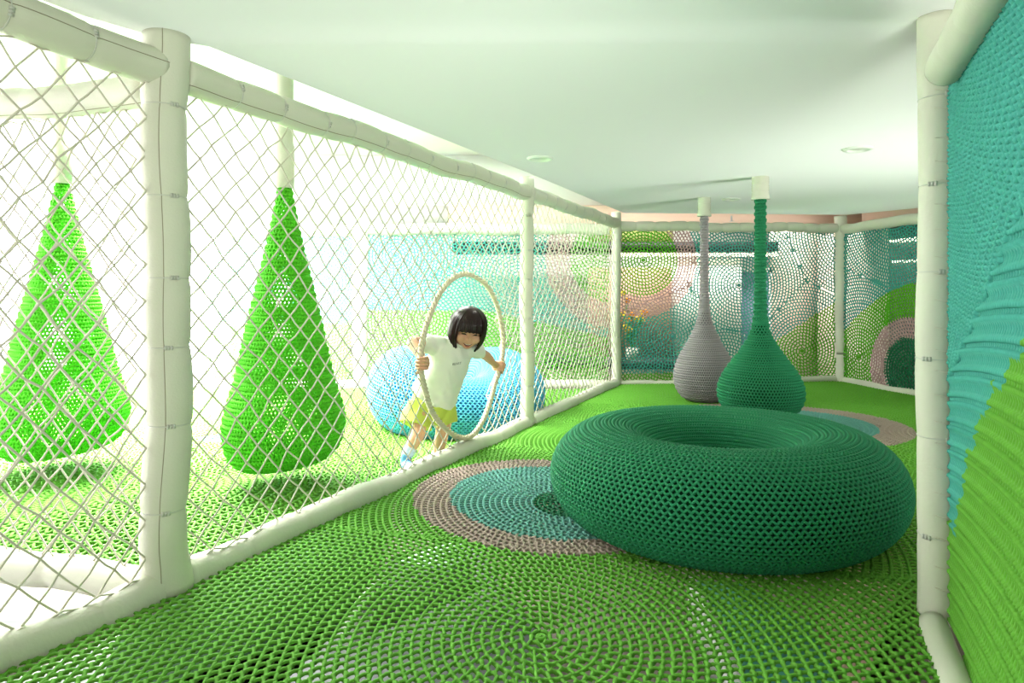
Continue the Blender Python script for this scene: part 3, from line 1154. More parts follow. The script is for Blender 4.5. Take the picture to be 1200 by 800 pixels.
downlight(633, 185, 'round white ceiling downlight above the middle fence post')
downlight(1005, 174, 'round white ceiling downlight nearest the tall right post')
downlight(857, 233, 'small round ceiling downlight between the hangers of the two pods')
p = px(858, 253, 7.7)
root = thing('fire_sprinkler', (p[0], 7.72, 1.80), 'tiny metal sprinkler head by the peach band above the pods', 'sprinkler')
mb = MB(); mb.lathe([(.004, -.0), (.010, .005), (.010, CEIL - 1.80)], 12, (p[0], 7.72, 1.80)); mb.build('pipe', M_metal, root)
mb = MB(); mb.lathe([(.001, -.004), (.03, -.003), (.032, .0), (.004, .002)], 16, (p[0], 7.72, 1.80)); mb.build('deflector', M_metal, root)
p2 = px(245, 265, 7.3)
mb = MB()
for k in (0, 1):
    for r_ in (1,):
        mb.lathe([(.001, -.012), (.010, -.009), (.013, 0), (.010, .009), (.001, .012)], 12, (p2[0], 7.40, p2[2] - .015 + k * .036))
o = mb.build('wall_switch', mat('dark_grey_plastic', (.03, .04, .04), .5))
tag(o, 'two small dark knobs on the end post of the hall', 'switch')

# ------------------------------------------------------------ what shows through the far nets
BY = 8.8
bx = lambda x, d=BY: (x - 600) / 800 * d
bz = lambda y, d=BY: 1 + (342 - y) / 800 * d
M_dark = mat('dark_soffit', (0.012, 0.014, 0.016), 0.5)
M_cream = mat('cream_panel', (0.78, 0.70, 0.56), 0.7)
M_strip = mat('warm_light_strip', (1.0, 0.86, 0.62), 0.5, emit=3.0)
M_bluepanel = mat('slate_blue_panel', (0.17, 0.25, 0.36), 0.5)
M_brown = mat('brown_pink_panel', (0.42, 0.27, 0.20), 0.7)
M_olive = mat('olive_panel', (0.10, 0.12, 0.03), 0.7)
M_wood = mat('dark_counter_top', (0.03, 0.05, 0.05), 0.5)

k = thing('kiosk_counter', (1.3, BY, -.9), 'pale kiosk counter with a dark soffit, seen through the far net', 'counter')
mb = MB(); mb.box((bx(530), BY, bz(294)), (bx(912), BY + .9, bz(283))); mb.build('soffit', M_dark, k, False)
mb = MB(); mb.box((bx(727), BY + .02, bz(300)), (bx(912), BY + .06, bz(296))); mb.build('light_strip', M_strip, k, False)
mb = MB(); mb.box((bx(765), BY + .10, bz(420)), (bx(872), BY + .14, bz(303))); mb.build('back_panel', M_paint, k, False)
mb = MB(); mb.box((bx(690), BY + .05, bz(418)), (bx(788), BY + .09, bz(313))); mb.build('side_panel', M_brown, k, False)
mb = MB(); mb.box((bx(690), BY + .05, bz(289)), (bx(790), BY + .09, bz(268))); mb.build('upper_panel', M_olive, k, False)
mb = MB(); mb.box((bx(640), BY - .35, bz(429)), (bx(800), BY + .6, bz(419))); mb.build('worktop', M_wood, k, False)
mb = MB(); mb.box((bx(645), BY, -.9), (bx(912), BY + .5, bz(429))); mb.build('base', M_cream, k, False)
k = thing('panel_door', (bx(893), BY + .3, -.9), 'slate blue door behind the far net, right of the dark green pod neck', 'door')
mb = MB(); mb.box((bx(876), BY + .30, -.9), (bx(911), BY + .36, bz(318))); mb.build('leaf', M_bluepanel, k, False)
mb = MB()
mb.box((bx(873), BY + .28, -.9), (bx(876), BY + .38, bz(312))); mb.box((bx(911), BY + .28, -.9), (bx(914), BY + .38, bz(312))); mb.box((bx(873), BY + .28, bz(318)), (bx(914), BY + .38, bz(312)))
mb.build('door_frame', M_frame, k, False)
mb = MB(); mb.tubes(np.array([[(bx(880), BY + .27, .25), (bx(880), BY + .25, .27), (bx(880), BY + .25, .43), (bx(880), BY + .27, .45)]]), np.array((0, -1, 0.0)), .008, 8); mb.build('handle', M_metal, k)
# pale partition right of it
M_partition = mat('warm_white_partition', (0.78, 0.68, 0.60), 0.85)
mb = MB(); mb.box((bx(914), BY + .30, -.9), (4.12, BY + .4, 2.6)); struct('wall_back', mb, M_partition)
# potted artificial flowers
M_or = mat('orange_petal', (0.80, 0.27, 0.02), 0.6)
M_ye = mat('yellow_petal', (0.80, 0.58, 0.03), 0.6)
M_lf = mat('leaf_green', (0.06, 0.24, 0.05), 0.6)
M_pot = mat('white_pot', (0.7, 0.68, 0.62), 0.4)
fl = thing('flowering_plant', (bx(738, 8.2), 8.2, bz(419)), 'potted plant with orange and yellow blossoms behind the far corner post', 'plant')
pc = np.array((bx(738, 8.2) + .1, 8.62))
zt = bz(419) + .02
mb = MB(); mb.lathe([(.01, zt - .02), (.07, zt - .02), (.09, zt + .12), (.08, zt + .125), (.01, zt + .11)], 20, (pc[0], pc[1], 0)); mb.build('pot', M_pot, fl)
st = MB(); lf = MB(); b1 = MB(); b2 = MB()
for i in range(16):
    a = RNG.uniform(0, 2 * PI); rr = RNG.uniform(.05, .24); hgt = RNG.uniform(.2, .72)
    tip = np.array((pc[0] + rr * math.cos(a), pc[1] + .6 * rr * math.sin(a), zt + .1 + hgt))
    P = np.array([(pc[0], pc[1], zt + .1), (pc[0] + .4 * rr * math.cos(a), pc[1] + .3 * rr * math.sin(a), zt + .1 + hgt * .6), tip])
    st.tubes(P[None], np.array((.1, -1, .1)), .004, 5)
    for w in range(5):
        t = RNG.uniform(.3, .9)
        c0 = P[0] * (1 - t) + P[2] * t
        d1 = RNG.normal(0, 1, 3); d1 /= np.linalg.norm(d1); d2 = np.cross(d1, (0, 0, 1.0)); d2 /= np.linalg.norm(d2)
        lf.add([c0, c0 + d1 * .04 + d2 * .018, c0 + d1 * .085, c0 + d1 * .04 - d2 * .018], [(0, 1, 2, 3)])
    bb = b1 if i % 2 else b2
    for w in range(6):
        aa = w * PI / 3
        dv = np.array((math.cos(aa), -.35, math.sin(aa)))
        ellipsoid_ = tip + dv * .022
        bb.lathe([(.001, -.016), (.014, -.010), (.019, 0), (.014, .010), (.001, .016)], 8, ellipsoid_)
st.build('stems', M_lf, fl); lf.build('leaves', M_lf, fl); b1.build('orange_blossoms', M_or, fl); b2.build('yellow_blossoms', M_ye, fl)

# behind the angled net: warm wall, dark cabinet with two linear lamps
d = np.array((Cp[0] - Bp[0], Cp[1] - Bp[1])); d = d / np.linalg.norm(d); nn = np.array((-d[1], d[0]))
nn = nn if nn[0] > 0 else -nn
cb = thing('dark_cabinet', (*(np.array(Bp) + nn * .7), -.9), 'tall dark cabinet behind the right half of the angled net', 'cabinet')
a0 = np.array(Bp) + d * .0 + nn * .62; a1 = np.array(Bp) + d * 3.4 + nn * .62
mb = MB(); prism(mb, [a0, a1, a1 + nn * .5, a0 + nn * .5], -.9, 1.75); mb.build('carcass', mat('dark_green_lacquer', (.02, .055, .035), .3, .5), cb, False)
for i, (s0, s1, z, hh_) in enumerate(((.03, 1.3, 1.55, .040), (.06, .55, 1.325, .025))):
    q0, q1 = np.array(Bp) + d * s0 + nn * .60, np.array(Bp) + d * s1 + nn * .60
    mb = MB(); prism(mb, [q0, q1, q1 + nn * .03, q0 + nn * .03], z, z + hh_)
    mb.build('light_strip', M_strip, cb, False)
mb = MB(); w0 = np.array(Bp) - d * 1.3 + nn * .62; w1 = np.array(Bp) - d * .02 + nn * .62
prism(mb, [w0, w1, w1 + nn * .1, w0 + nn * .1], -.9, 1.75); struct('wall_right', mb, M_partition)

# ------------------------------------------------------------ what shows through the floor net
M_shelf = mat('white_step_edge', (0.80, 0.80, 0.78), 0.5)
M_under = mat('lilac_grey_mat', (0.42, 0.41, 0.45), 0.7)
M_undershadow = mat('dark_grey_shadow', (0.09, 0.10, 0.09), 0.7)
M_teal_mat = mat('teal_play_mat', (0.10, 0.36, 0.26), 0.7)
M_tan = mat('tan_play_mat', (0.50, 0.34, 0.24), 0.7)
UZ = -.62


def on_floor(x, y, z):
    dd = (1 - z) * 800 / (y - 342)
    return ((x - 600) / 800 * dd, dd)


def floor_mat(name, poly, m, z0, z1, label, cat):
    mb = MB(); prism(mb, [on_floor(x, y, z1) for x, y in poly], z0, z1)
    o = mb.build(name, m, smooth=False)
    return tag(o, label, cat)


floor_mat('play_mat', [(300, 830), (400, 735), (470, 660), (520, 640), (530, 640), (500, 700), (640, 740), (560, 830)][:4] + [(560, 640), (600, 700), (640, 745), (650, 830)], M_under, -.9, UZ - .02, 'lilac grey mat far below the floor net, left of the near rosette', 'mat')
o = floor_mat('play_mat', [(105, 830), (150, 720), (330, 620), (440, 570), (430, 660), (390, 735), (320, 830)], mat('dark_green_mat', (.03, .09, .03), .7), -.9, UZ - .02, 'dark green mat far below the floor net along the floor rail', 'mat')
o = floor_mat('play_mat', [(455, 652), (545, 640), (560, 690), (430, 742), (425, 720)], M_undershadow, UZ - .019, UZ - .012, 'painted dark grey shadow below the floor net beside the white step edge', 'mat')  # a dark shadow painted as a thin patch beside the step edge
# curved white step edge
mb = MB()
pts = [(408, 742), (410, 728), (420, 705), (436, 683), (447, 670)]
P = np.array([(*on_floor(x, y, UZ + .05), UZ + .02) for x, y in pts])
mb.tubes(P[None], np.array((0, 0, 1.0)), np.array((.03, .035, .032, .028, .02))[None], 12, cap=True)
tag(mb.build('step_edge', M_shelf), 'curved white step edge glinting below the floor net', 'step')
floor_mat('play_mat', [(465, 655), (540, 625), (550, 655), (525, 668)], mat('pale_green_mat', (.55, .70, .60), .6), UZ - .011, UZ + .0, 'pale green mat below the floor net, beyond the painted shadow', 'mat')
floor_mat('play_mat', [(885, 830), (850, 735), (815, 680), (868, 682), (950, 730), (1000, 830)], M_teal_mat, -.9, UZ, 'teal mat below the floor net in front of the ring cushion', 'mat')
floor_mat('play_mat', [(872, 830), (838, 735), (806, 676), (814, 676), (849, 735), (884, 830)], M_shelf, -.9, UZ + .02, 'white mat strip below the floor net along the teal mat', 'mat')
floor_mat('play_mat', [(1005, 830), (960, 730), (1000, 640), (1070, 640), (1080, 830)], M_tan, -.9, UZ, 'tan mat below the floor net beside the tall right post', 'mat')

# ------------------------------------------------------------ the child climbing through the hoop
from mathutils.bvhtree import BVHTree


def capsule(mb, pts, rad, sides=20, sub=6, squash=None):
    """a closed tapering limb through the joints pts; squash = (axis, factor) flattens the section along one axis"""
    pts = np.asarray(pts, float)
    rad = np.asarray(rad, float)
    t = np.arange(len(pts))
    tt = np.linspace(0, len(pts) - 1, (len(pts) - 1) * sub + 1)

    def cr(a):
        out = []
        for x in tt:
            i = min(int(x), len(pts) - 2)
            f = x - i
            p0, p1, p2, p3 = a[max(i - 1, 0)], a[i], a[i + 1], a[min(i + 2, len(pts) - 1)]
            lin_ = p1 + (p2 - p1) * f
            c = .5 * ((2 * p1) + (p2 - p0) * f + (2 * p0 - 5 * p1 + 4 * p2 - p3) * f * f + (3 * p1 - p0 - 3 * p2 + p3) * f ** 3)
            out.append(.6 * c + .4 * lin_)
        return np.array(out)
    C = cr(pts)
    R = np.interp(tt, t, rad)
    T0 = C[1] - C[0]; T0 /= np.linalg.norm(T0)
    T1 = C[-1] - C[-2]; T1 /= np.linalg.norm(T1)
    e = np.array((.97, .85, .55, .18))
    h = np.sqrt(1 - e ** 2)
    Cs = np.concatenate([[C[0] - T0 * R[0] * x for x in e], C, [C[-1] + T1 * R[-1] * x for x in e[::-1]]])
    Rs = np.concatenate([R[0] * h, R, R[-1] * h[::-1]])
    ref = np.array((0.31, -.9, .3))
    n0 = len(mb.v)
    mb.tubes(Cs[None], np.broadcast_to(ref, Cs.shape)[None], Rs[None], sides, cap=True)
    if squash is not None:
        ax, f = squash
        ax = np.array(ax, float); ax /= np.linalg.norm(ax)
        V = mb.v[-1].astype(float)
        # flatten about the limb's own centre line
        k = len(Cs)
        Vr = V.reshape(k, sides, 3)
        d = Vr - Cs[:, None]
        Vr = Cs[:, None] + d + (f - 1) * (d @ ax)[..., None] * ax
        mb.v[-1] = Vr.reshape(-1, 3).astype(np.float32)


def ellipsoid(mb, c, ax, nu=20, nv=14):
    """ax: three half-axis vectors"""
    c = np.asarray(c, float)
    A = np.asarray(ax, float)
    th = np.linspace(.06, PI - .06, nv)
    ph = np.arange(nu) * 2 * PI / nu
    d = np.stack([np.sin(th)[:, None] * np.cos(ph), np.sin(th)[:, None] * np.sin(ph), np.repeat(np.cos(th)[:, None], nu, 1)], -1)
    V = (d @ A + c).reshape(-1, 3)
    q = [(i * nu + j, (i + 1) * nu + j, (i + 1) * nu + (j + 1) % nu, i * nu + (j + 1) % nu) for i in range(nv - 1) for j in range(nu)]
    for base, rev in ((0, False), ((nv - 1) * nu, True)):
        ring = [base + j for j in range(nu)]
        if rev:
            ring = ring[::-1]
        for x in range(1, nu - 2, 2):
            q.append((ring[0], ring[x], ring[x + 1], ring[x + 2]))
    mb.add(V, q)


def union(mb, name, m, parent, voxel, smooth=4, disp=None):
    """one continuous skin over everything collected in mb"""
    tmp = mb.build('tmp', m)
    md = tmp.modifiers.new('r', 'REMESH'); md.mode = 'VOXEL'; md.voxel_size = voxel
    sm = tmp.modifiers.new('s', 'SMOOTH'); sm.factor = .5; sm.iterations = smooth
    dg = bpy.context.evaluated_depsgraph_get()
    dg.update()
    me = bpy.data.meshes.new_from_object(tmp.evaluated_get(dg))
    me.name = name
    old = tmp.data
    bpy.data.objects.remove(tmp)
    bpy.data.meshes.remove(old)
    n = len(me.vertices)
    if disp is not None:
        co = np.zeros(n * 3); me.vertices.foreach_get('co', co); co = co.reshape(-1, 3)
        no = np.zeros(n * 3); me.vertex_normals.foreach_get('vector', no); no = no.reshape(-1, 3)
        co = co + no * disp(co)[:, None]
        me.vertices.foreach_set('co', co.ravel())
    me.polygons.foreach_set('use_smooth', np.ones(len(me.polygons), bool))
    me.update()
    o = bpy.data.objects.new(name, me)
    COL.objects.link(o)
    if parent is not None:
        o.parent = parent
        o.matrix_parent_inverse = parent.matrix_basis.inverted()
    return o


M_skin = mat('skin', (0.60, 0.32, 0.20), 0.55, 0.35)
M_skin.node_tree.nodes['Principled BSDF'].inputs['Subsurface Weight'].default_value = .12
M_skin.node_tree.nodes['Principled BSDF'].inputs['Subsurface Radius'].default_value = (.02, .008, .004)
M_hair = mat('dark_brown_hair', (0.018, 0.007, 0.007), 0.30, 0.25)
M_shirt = mat('white_cotton', (0.72, 0.70, 0.62), 0.85, 0.15, bump=.15, bump_scale=500)
M_shorts = mat('lime_cotton', (0.50, 0.56, 0.10), 0.85, 0.15, bump=.15, bump_scale=500)
M_sock = mat('blue_sock_knit', (0.16, 0.36, 0.66), 0.85, 0.15)
M_sock2 = mat('pale_sock_stripe', (0.52, 0.56, 0.76), 0.85, 0.15)
M_eye = mat('dark_eye', (0.012, 0.008, 0.007), 0.25, 0.6)
M_lip = mat('red_lips', (0.36, 0.085, 0.065), 0.5, 0.4)
M_mouth = mat('open_mouth', (0.10, 0.02, 0.018), 0.6)
M_teeth = mat('milk_teeth', (0.75, 0.70, 0.60), 0.3)
M_ink = mat('dark_print', (0.03, 0.03, 0.02), 0.8)

girl = thing('person', px(505, 545, 4.15), 'child in white shirt and lime shorts leaning through the rope hoop, gripping it', 'person')

# head frame
F = np.array((.20, -.93, -.30)); F /= np.linalg.norm(F)
Rv = np.array((1.0, .20, -.15)); Rv -= F * Rv.dot(F); Rv /= np.linalg.norm(Rv)
Uv = np.cross(F, Rv)
HC = px(549, 383, 4.12)
hp = lambda s, f, u: HC + Rv * s + F * f + Uv * u

body = MB()
ellipsoid(body, hp(0, -.008, .018), (Rv * .092, F * .100, Uv * .098))
ellipsoid(body, hp(0, .018, -.056), (Rv * .074, F * .070, Uv * .062))
for s in (-1, 1):
    ellipsoid(body, hp(s * .040, .052, -.052), (Rv * .034, F * .036, Uv * .033))
    ellipsoid(body, hp(s * .094, -.012, -.030), (Rv * .010, F * .018, Uv * .026))
ellipsoid(body, hp(0, .055, -.098), (Rv * .030, F * .026, Uv * .020))
ellipsoid(body, hp(0, .094, -.046), (Rv * .014, F * .014, Uv * .012))
ellipsoid(body, hp(0, .088, -.028), (Rv * .008, F * .010, Uv * .024))
# torso under the clothes, neck
HIP = px(506, 468, 4.24)
CH = px(527, 426, 4.17)
NK = px(539, 407, 4.16)
capsule(body, [HIP, (HIP + CH) / 2, CH, CH * .4 + NK * .6], [.095, .088, .098, .07])
capsule(body, [NK * .8 + CH * .2, NK, HC - Uv * .06], [.048, .042, .042])
# arms
SR, ER, WR = px(507, 404, 4.10), px(483.5, 401, 3.96), px(495.5, 421, 3.85)
SL, EL, WL = px(556, 409, 4.22), px(570, 417, 4.38), px(577.5, 425, 4.49)
capsule(body, [SR, SR * .45 + ER * .55, ER, ER * .5 + WR * .5, WR], [.040, .038, .035, .031, .022])
capsule(body, [SL, SL * .45 + EL * .55, EL, EL * .5 + WL * .5, WL], [.038, .034, .031, .029, .022])
# hands close on the rope
GR, GL = HOOP_AT(425), HOOP_AT(431, True)


def grip(G, wrist, axis, front, side, n_sign, scale=1.0):
    """G: rope centre; axis: along the rope (towards the little finger); front: from the rope towards us; side: the palm's side of the rope"""
    k = scale
    pc = G + side * .020 * k - front * .016 * k
    palm = pc + side * .012 * k
    capsule(body, [wrist, palm - axis * .004], [.021 * k, .024 * k], squash=(side, .75))
    ellipsoid(body, palm, (axis * .036 * k, front * .028 * k, side * .017 * k))
    for i, (ln, rr) in enumerate(((.92, .0088), (1.0, .0092), (.95, .0088), (.78, .0078))):
        o = axis * (-.027 + .018 * i) * k
        kn = G + o + side * .034 * k + front * .004 * k          # knuckle
        m1 = G + o + side * .024 * k + front * .026 * k          # first bend
        m2 = G + o - side * .004 * k * ln + front * .027 * k     # second bend
        tp = G + o - side * .024 * k * ln + front * .008 * k     # fingertip on the rope
        capsule(body, [palm + o * .8, kn, m1, m2, tp], [.010 * k, rr * 1.08 * k, rr * k, rr * .97 * k, rr * .82 * k], sides=12, sub=4)
    return palm


up = np.array((0, 0, 1.0))


def unit(v):
    v = np.asarray(v, float)
    return v / np.linalg.norm(v)


# her right hand: palm right of the rope, fingers over the front to the left, thumb pointing down
axR = unit(HOOP_AT(410) - HOOP_AT(437))          # towards the little finger = up
axR = -axR
frR = unit(np.array((.15, -1, .05)) - axR * np.dot((.15, -1, .05), axR))
sdR = unit(np.cross(axR, frR)); sdR = sdR if sdR[0] > 0 else -sdR
pR = grip(GR, WR, -axR, frR, sdR, 1, 1.05)
capsule(body, [pR + axR * .020, GR + axR * .040 - sdR * .004 - frR * .010, GR + axR * .058 - sdR * .022 + frR * .004], [.013, .0105, .009], sides=12, sub=4)
# her left hand: back of the hand towards us, fingers round the outer side
axL = unit(HOOP_AT(440, True) - HOOP_AT(420, True))
frL0 = np.array((.95, -.25, .05))
frL = unit(frL0 - axL * np.dot(frL0, axL))
sdL = unit(np.cross(axL, frL)); sdL = sdL if sdL[1] < 0 else -sdL
pL = grip(GL, WL, axL, frL, sdL, 1, 1.05)
capsule(body, [pL - axL * .010, GL - axL * .036 - frL * .024 + sdL * .006, GL - axL * .050 - frL * .012 - sdL * .012], [.013, .0105, .009], sides=12, sub=4)
# legs and feet
HR, KR, AR = px(493, 478, 4.20), px(490, 508, 4.10), px(476.5, 534, 4.09)
HL, KL, AL = px(522, 480, 4.27), px(518, 508, 4.25), px(512.5, 534, 4.30)
for a, k_, n in ((HR, KR, AR), (HL, KL, AL)):
    capsule(body, [a, a * .5 + k_ * .5, k_, k_ * .5 + n * .5, n, ], [.064, .052, .042, .040, .028])
    toe = np.array((n[0] + .035, n[1] - .085, -.038))
    heel = np.array((n[0] - .012, n[1] + .03, -.034))
    capsule(body, [n, heel, heel * .5 + toe * .5 + (0, 0, .004), toe], [.028, .026, .028, .020])
b_ob = union(body, 'body', M_skin, girl, .0032, 5)


def bvh_of(o):
    me = o.data
    return BVHTree.FromPolygons([v.co[:] for v in me.vertices], [p.vertices[:] for p in me.polygons])


def decal(parent, name, m, uv, org, ex, ey, dirn, tree, lift, thick=.0012, strip=True):
    """a thin raised patch laid on a surface: uv is an (n, 2, 2) strip of left/right points in the ex, ey plane"""
    mbd = MB()
    uv = np.asarray(uv, float)
    V = np.zeros((len(uv), 2, 3))
    for i in range(len(uv)):
        for j in range(2):
            o = np.asarray(org) + ex * uv[i, j, 0] + ey * uv[i, j, 1]
            h = tree.ray_cast(Vector(o + dirn * .3), Vector(-dirn), .6)
            p = np.array(h[0]) if h[0] is not None else o
            V[i, j] = p + dirn * lift
    k = len(uv)
    lo = V - dirn * (thick + lift)
    ring = np.stack([V[:, 0], V[:, 1], lo[:, 1], lo[:, 0]], 1)
    mbd.grid(ring, False, True)
    o = mbd.build(name, m, parent)
    return o


tree = bvh_of(b_ob)


def arc_strip(cx, cy, w, h0, h1, n=13, bend=0.0, tilt=0.0):
    """crescent between two arcs: y = cy + h(1-x^2)"""
    x = np.linspace(-1, 1, n)
    s = 1 - x * x
    top = np.stack([cx + x * w, cy + h0 * s + tilt * x * w], 1)
    bot = np.stack([cx + x * w, cy + h1 * s + tilt * x * w], 1)
    return np.stack([top, bot], 1)


for s in (-1, 1):
    e = decal(girl, 'eye', M_eye, arc_strip(s * .034, -.024, .017, .010, -.001), HC, Rv, Uv, F, tree, .0012)
decal(girl, 'mouth', M_mouth, arc_strip(-.002, -.076, .029, -.006, -.015), HC, Rv, Uv, F, tree, .0012)
decal(girl, 'teeth', M_teeth, arc_strip(-.002, -.0775, .020, -.005, -.009), HC, Rv, Uv, F, tree, .0020)
decal(girl, 'lower_lip', M_lip, arc_strip(-.002, -.0775, .026, -.014, -.022), HC, Rv, Uv, F, tree, .0022)

# hair: a bob with a straight fringe
hb = MB()
hh = np.array((.124, .121, .112, .098, .078, .052, .022, -.010, -.045, -.080, -.108, -.126))
wa = np.array((.006, .030, .056, .076, .094, .107, .114, .1165, .1155, .109, .098, .086))
wb = np.array((.006, .032, .060, .082, .100, .112, .117, .117, .114, .107, .097, .086))


def hair_patch(t0, t1, hmin, n, clump, drop=None, inward=.013, push=0.0):
    th = np.linspace(t0, t1, n)
    hs = np.linspace(.124, hmin, 26)
    hs = .124 - (.124 - hmin) * (np.linspace(0, 1, 26) ** 1.25)
    A = np.interp(-hs, -hh, wa)
    B = np.interp(-hs, -hh, wb)
    f = np.clip((.124 - hs) / .1, 0, 1)
    rip = .0022 * np.sin(th * clump) + .0014 * np.sin(th * clump * 2.3 + 1.1)
    Vo = np.zeros((26, n, 3)); Vi = np.zeros((26, n, 3))
    for i in range(26):
        dr = 0 if drop is None else drop(th) * f[i] ** 2
        for off, V in ((0, Vo), (inward * (.25 + .75 * f[i]), Vi)):
            a = A[i] + push + rip * f[i] - off
            b = B[i] + push + rip * f[i] - off
            h = hs[i] + dr - (off * .6 if i == 0 else 0)
            V[i] = HC + np.outer(np.sin(th) * a, Rv) + np.outer(np.cos(th) * b - .008, F) + np.outer(np.zeros(n) + h, Uv)
            V[i] += np.outer(f[i] ** 2 * .012 * np.ones(n), np.array((-.3, 0, -.35)))
    ring = np.concatenate([Vo, Vi[::-1]], 0)
    hb.grid(ring, True, False)
    for e in (0, n - 1):
        q = [(i, i + 1, 51 - (i + 1), 51 - i) for i in range(25)]
        hb.add(ring[:, e], q if e else [t[::-1] for t in q])


hair_patch(.74, 2 * PI - .74, -.124, 150, 61, drop=lambda t: -.010 * np.cos(2 * (t - PI)) + .004 * np.sin(t * 23))
hair_patch(-.80, .80, .006, 60, 57, drop=lambda t: -.012 * np.abs(t) + .002 * np.sin(t * 31), push=-.004)
hb.build('hair', M_hair, girl)

# shirt
sh = MB()
AXT = unit(NK - HIP)
RT = np.array((.90, .42, -.14)); RT -= AXT * RT.dot(AXT); RT = unit(RT)
FT = np.cross(AXT, RT)
secs = [(px(508, 466, 4.23), .152, .125), (px(514, 452, 4.215), .142, .120), (px(521, 436, 4.19), .136, .115), (px(527, 421, 4.17), .136, .112),
        (px(531, 410, 4.16), .128, .098), (px(535, 403, 4.16), .098, .076), (px(537, 400, 4.16), .070, .060)]
tt = np.linspace(0, len(secs) - 1, 31)
cs = np.stack([np.interp(tt, range(len(secs)), [s[0][i] for s in secs]) for i in range(3)], 1)
aw = np.interp(tt, range(len(secs)), [s[1] for s in secs])
ad = np.interp(tt, range(len(secs)), [s[2] for s in secs])
ph = np.arange(48) * 2 * PI / 48
ring = cs[:, None] + (aw[:, None] * np.cos(ph))[..., None] * RT + (ad[:, None] * np.sin(ph))[..., None] * FT
hem = .006 * np.sin(ph * 5 + .6) + .004 * np.sin(ph * 9)
ring[:6] += (np.linspace(1, 0, 6)[:, None] * hem)[..., None] * (np.cos(ph)[:, None] * RT + np.sin(ph)[:, None] * FT)
V = np.concatenate([np.repeat(cs[:1, None] - 0, 48, 1) * .98 + ring[:1] * .02, ring, np.repeat(cs[-1:, None], 48, 1) * .98 + ring[-1:] * .02])
sh.grid(V, False, True)
capsule(sh, [px(516, 405, 4.12), SR, SR * .62 + ER * .38], [.058, .062, .056])
capsule(sh, [px(548, 408, 4.18), SL, SL * .66 + EL * .34], [.054, .056, .048])


def folds(co):
    d = co - CH
    a = d @ AXT
    b = d @ RT
    return .0035 * np.sin(38 * b - 26 * a + 3 * np.sin(20 * a)) * np.clip(.5 - 2 * a, .2, 1) + .0022 * np.sin(70 * a + 30 * b + 2 * np.sin(34 * b))


s_ob = union(sh, 'shirt', M_shirt, girl, .005, 4, folds)
stree = bvh_of(s_ob)
# neckband
nb = MB()
pr = np.arange(40) * 2 * PI / 40
Q = px(538, 403, 4.155) + np.outer(np.cos(pr) * .066, RT) + np.outer(np.sin(pr) * .058, FT) + np.outer(.012 * np.sin(pr), -AXT)
nb.tubes(Q[None], np.broadcast_to(AXT, Q.shape)[None], .008, 8, True)
nb.build('neckband', M_shirt, girl)
# small printed word on the chest
fc = bpy.data.curves.new('print', 'FONT')
fc.body = 'BEAST'
fc.size = .019
fc.align_x = 'CENTER'
fc.shear = .2
fo = bpy.data.objects.new('print', fc)
COL.objects.link(fo)
dg = bpy.context.evaluated_depsgraph_get(); dg.update()
tm = bpy.data.meshes.new_from_object(fo.evaluated_get(dg))
bpy.data.objects.remove(fo)
org = px(535.5, 427, 4.1)
ex = unit((1, .25, .12)); dirn = unit((.05, -1, .05)); ey = unit(np.cross(dirn, -ex)); ey = ey if ey[2] > 0 else -ey
for v in tm.vertices:
    o = org + ex * v.co.x * 1.05 + ey * v.co.y
    h = stree.ray_cast(Vector(o + dirn * .3), Vector(-dirn), .8)
    v.co = Vector(np.array(h[0]) + dirn * .002) if h[0] is not None else Vector(o)
tm.materials.append(M_ink)
po = bpy.data.objects.new('printed_word', tm)
COL.objects.link(po)
po.parent = s_ob
po.matrix_parent_inverse = s_ob.matrix_basis.inverted()
s_ob.matrix_parent_inverse = girl.matrix_basis.inverted()
po.matrix_parent_inverse = (s_ob.matrix_parent_inverse).inverted() @ girl.matrix_basis.inverted() if False else Matrix.Identity(4)

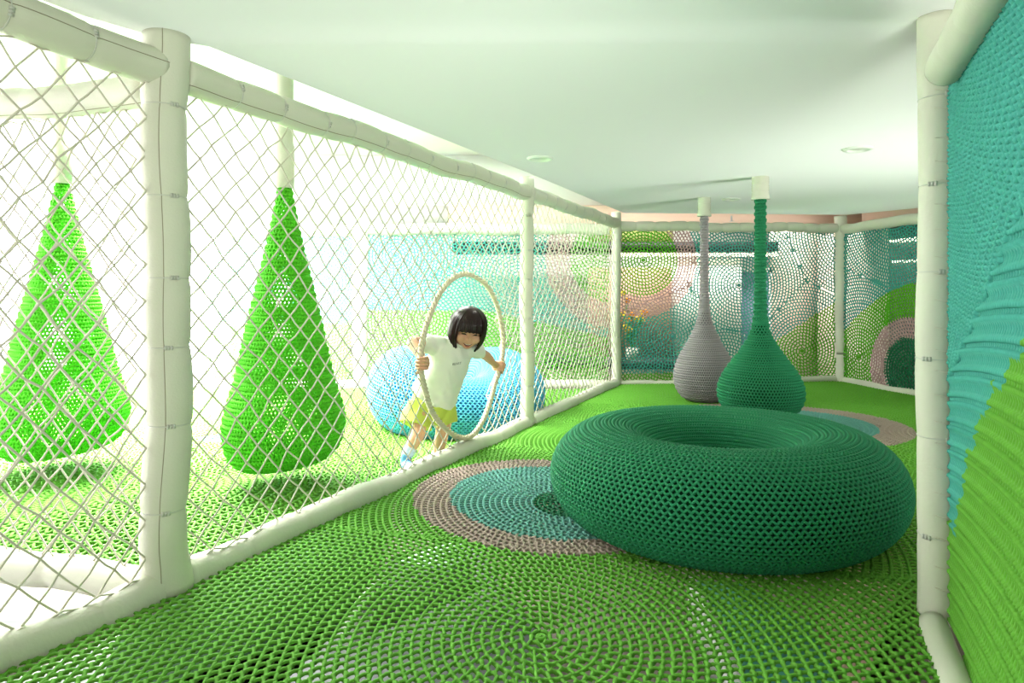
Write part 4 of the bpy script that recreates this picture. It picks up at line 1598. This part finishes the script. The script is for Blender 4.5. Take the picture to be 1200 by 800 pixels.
# shorts
so = MB()
capsule(so, [px(507, 466, 4.235), px(507, 474, 4.235)], [.128, .128], sides=28, squash=(FT, .86))
for pts, r, sq in (([px(494, 474, 4.21), px(489, 485, 4.19), px(486, 499, 4.15)], [.088, .092, .098], .85), ([px(519, 476, 4.25), px(521, 484, 4.25), px(522, 496, 4.25)], [.080, .074, .070], .9)):
    mbk = MB()
    C_ = np.array(pts)
    tt = np.linspace(0, 2, 13)
    cc = np.stack([np.interp(tt, range(3), C_[:, i]) for i in range(3)], 1)
    rr = np.interp(tt, range(3), r)
    ph = np.arange(40) * 2 * PI / 40
    ax = unit(cc[-1] - cc[0])
    rx = np.array((1, .2, 0)); rx = unit(rx - ax * rx.dot(ax)); fx = np.cross(ax, rx)
    fl = 1 + .05 * np.sin(ph * 4 + 1) + .03 * np.sin(ph * 7)
    k = np.clip((tt - .5) / 1.5, 0, 1)
    rg = cc[:, None] + (rr[:, None] * (1 + (fl - 1) * k[:, None]) * np.cos(ph))[..., None] * rx + (rr[:, None] * sq * (1 + (fl - 1) * k[:, None]) * np.sin(ph))[..., None] * fx
    V = np.concatenate([cc[:1, None] * .98 + rg[:1] * .02, rg, cc[-1:, None] * .98 + rg[-1:] * .02])
    so.grid(V, False, True)
union(so, 'shorts', M_shorts, girl, .005, 3, lambda co: .003 * np.sin(60 * co[:, 0] + 40 * co[:, 2]) + .002 * np.sin(95 * co[:, 0] - 50 * co[:, 2]))
# socks
for k_, n, f_ in ((KR, AR, .36), (KL, AL, .06)):
    top = k_ * f_ + n * (1 - f_)
    toe = np.array((n[0] + .037, n[1] - .09, -.037)); heel = np.array((n[0] - .012, n[1] + .032, -.033))
    sk = MB()
    capsule(sk, [top, n, heel, heel * .5 + toe * .5 + (0, 0, .004), toe], [.0385, .032, .0295, .0315, .0235])
    s1 = union(sk, 'sock', M_sock, girl, .004, 3)
    cf = MB()
    d_ = unit(n - top)
    capsule(cf, [top + d_ * .004, top + d_ * .026], [.041, .040], sides=24)
    cu = union(cf, 'cuff', M_sock2, None, .004, 2)
    cu.parent = s1
    cu['label'] = 'pale lilac sock cuff'
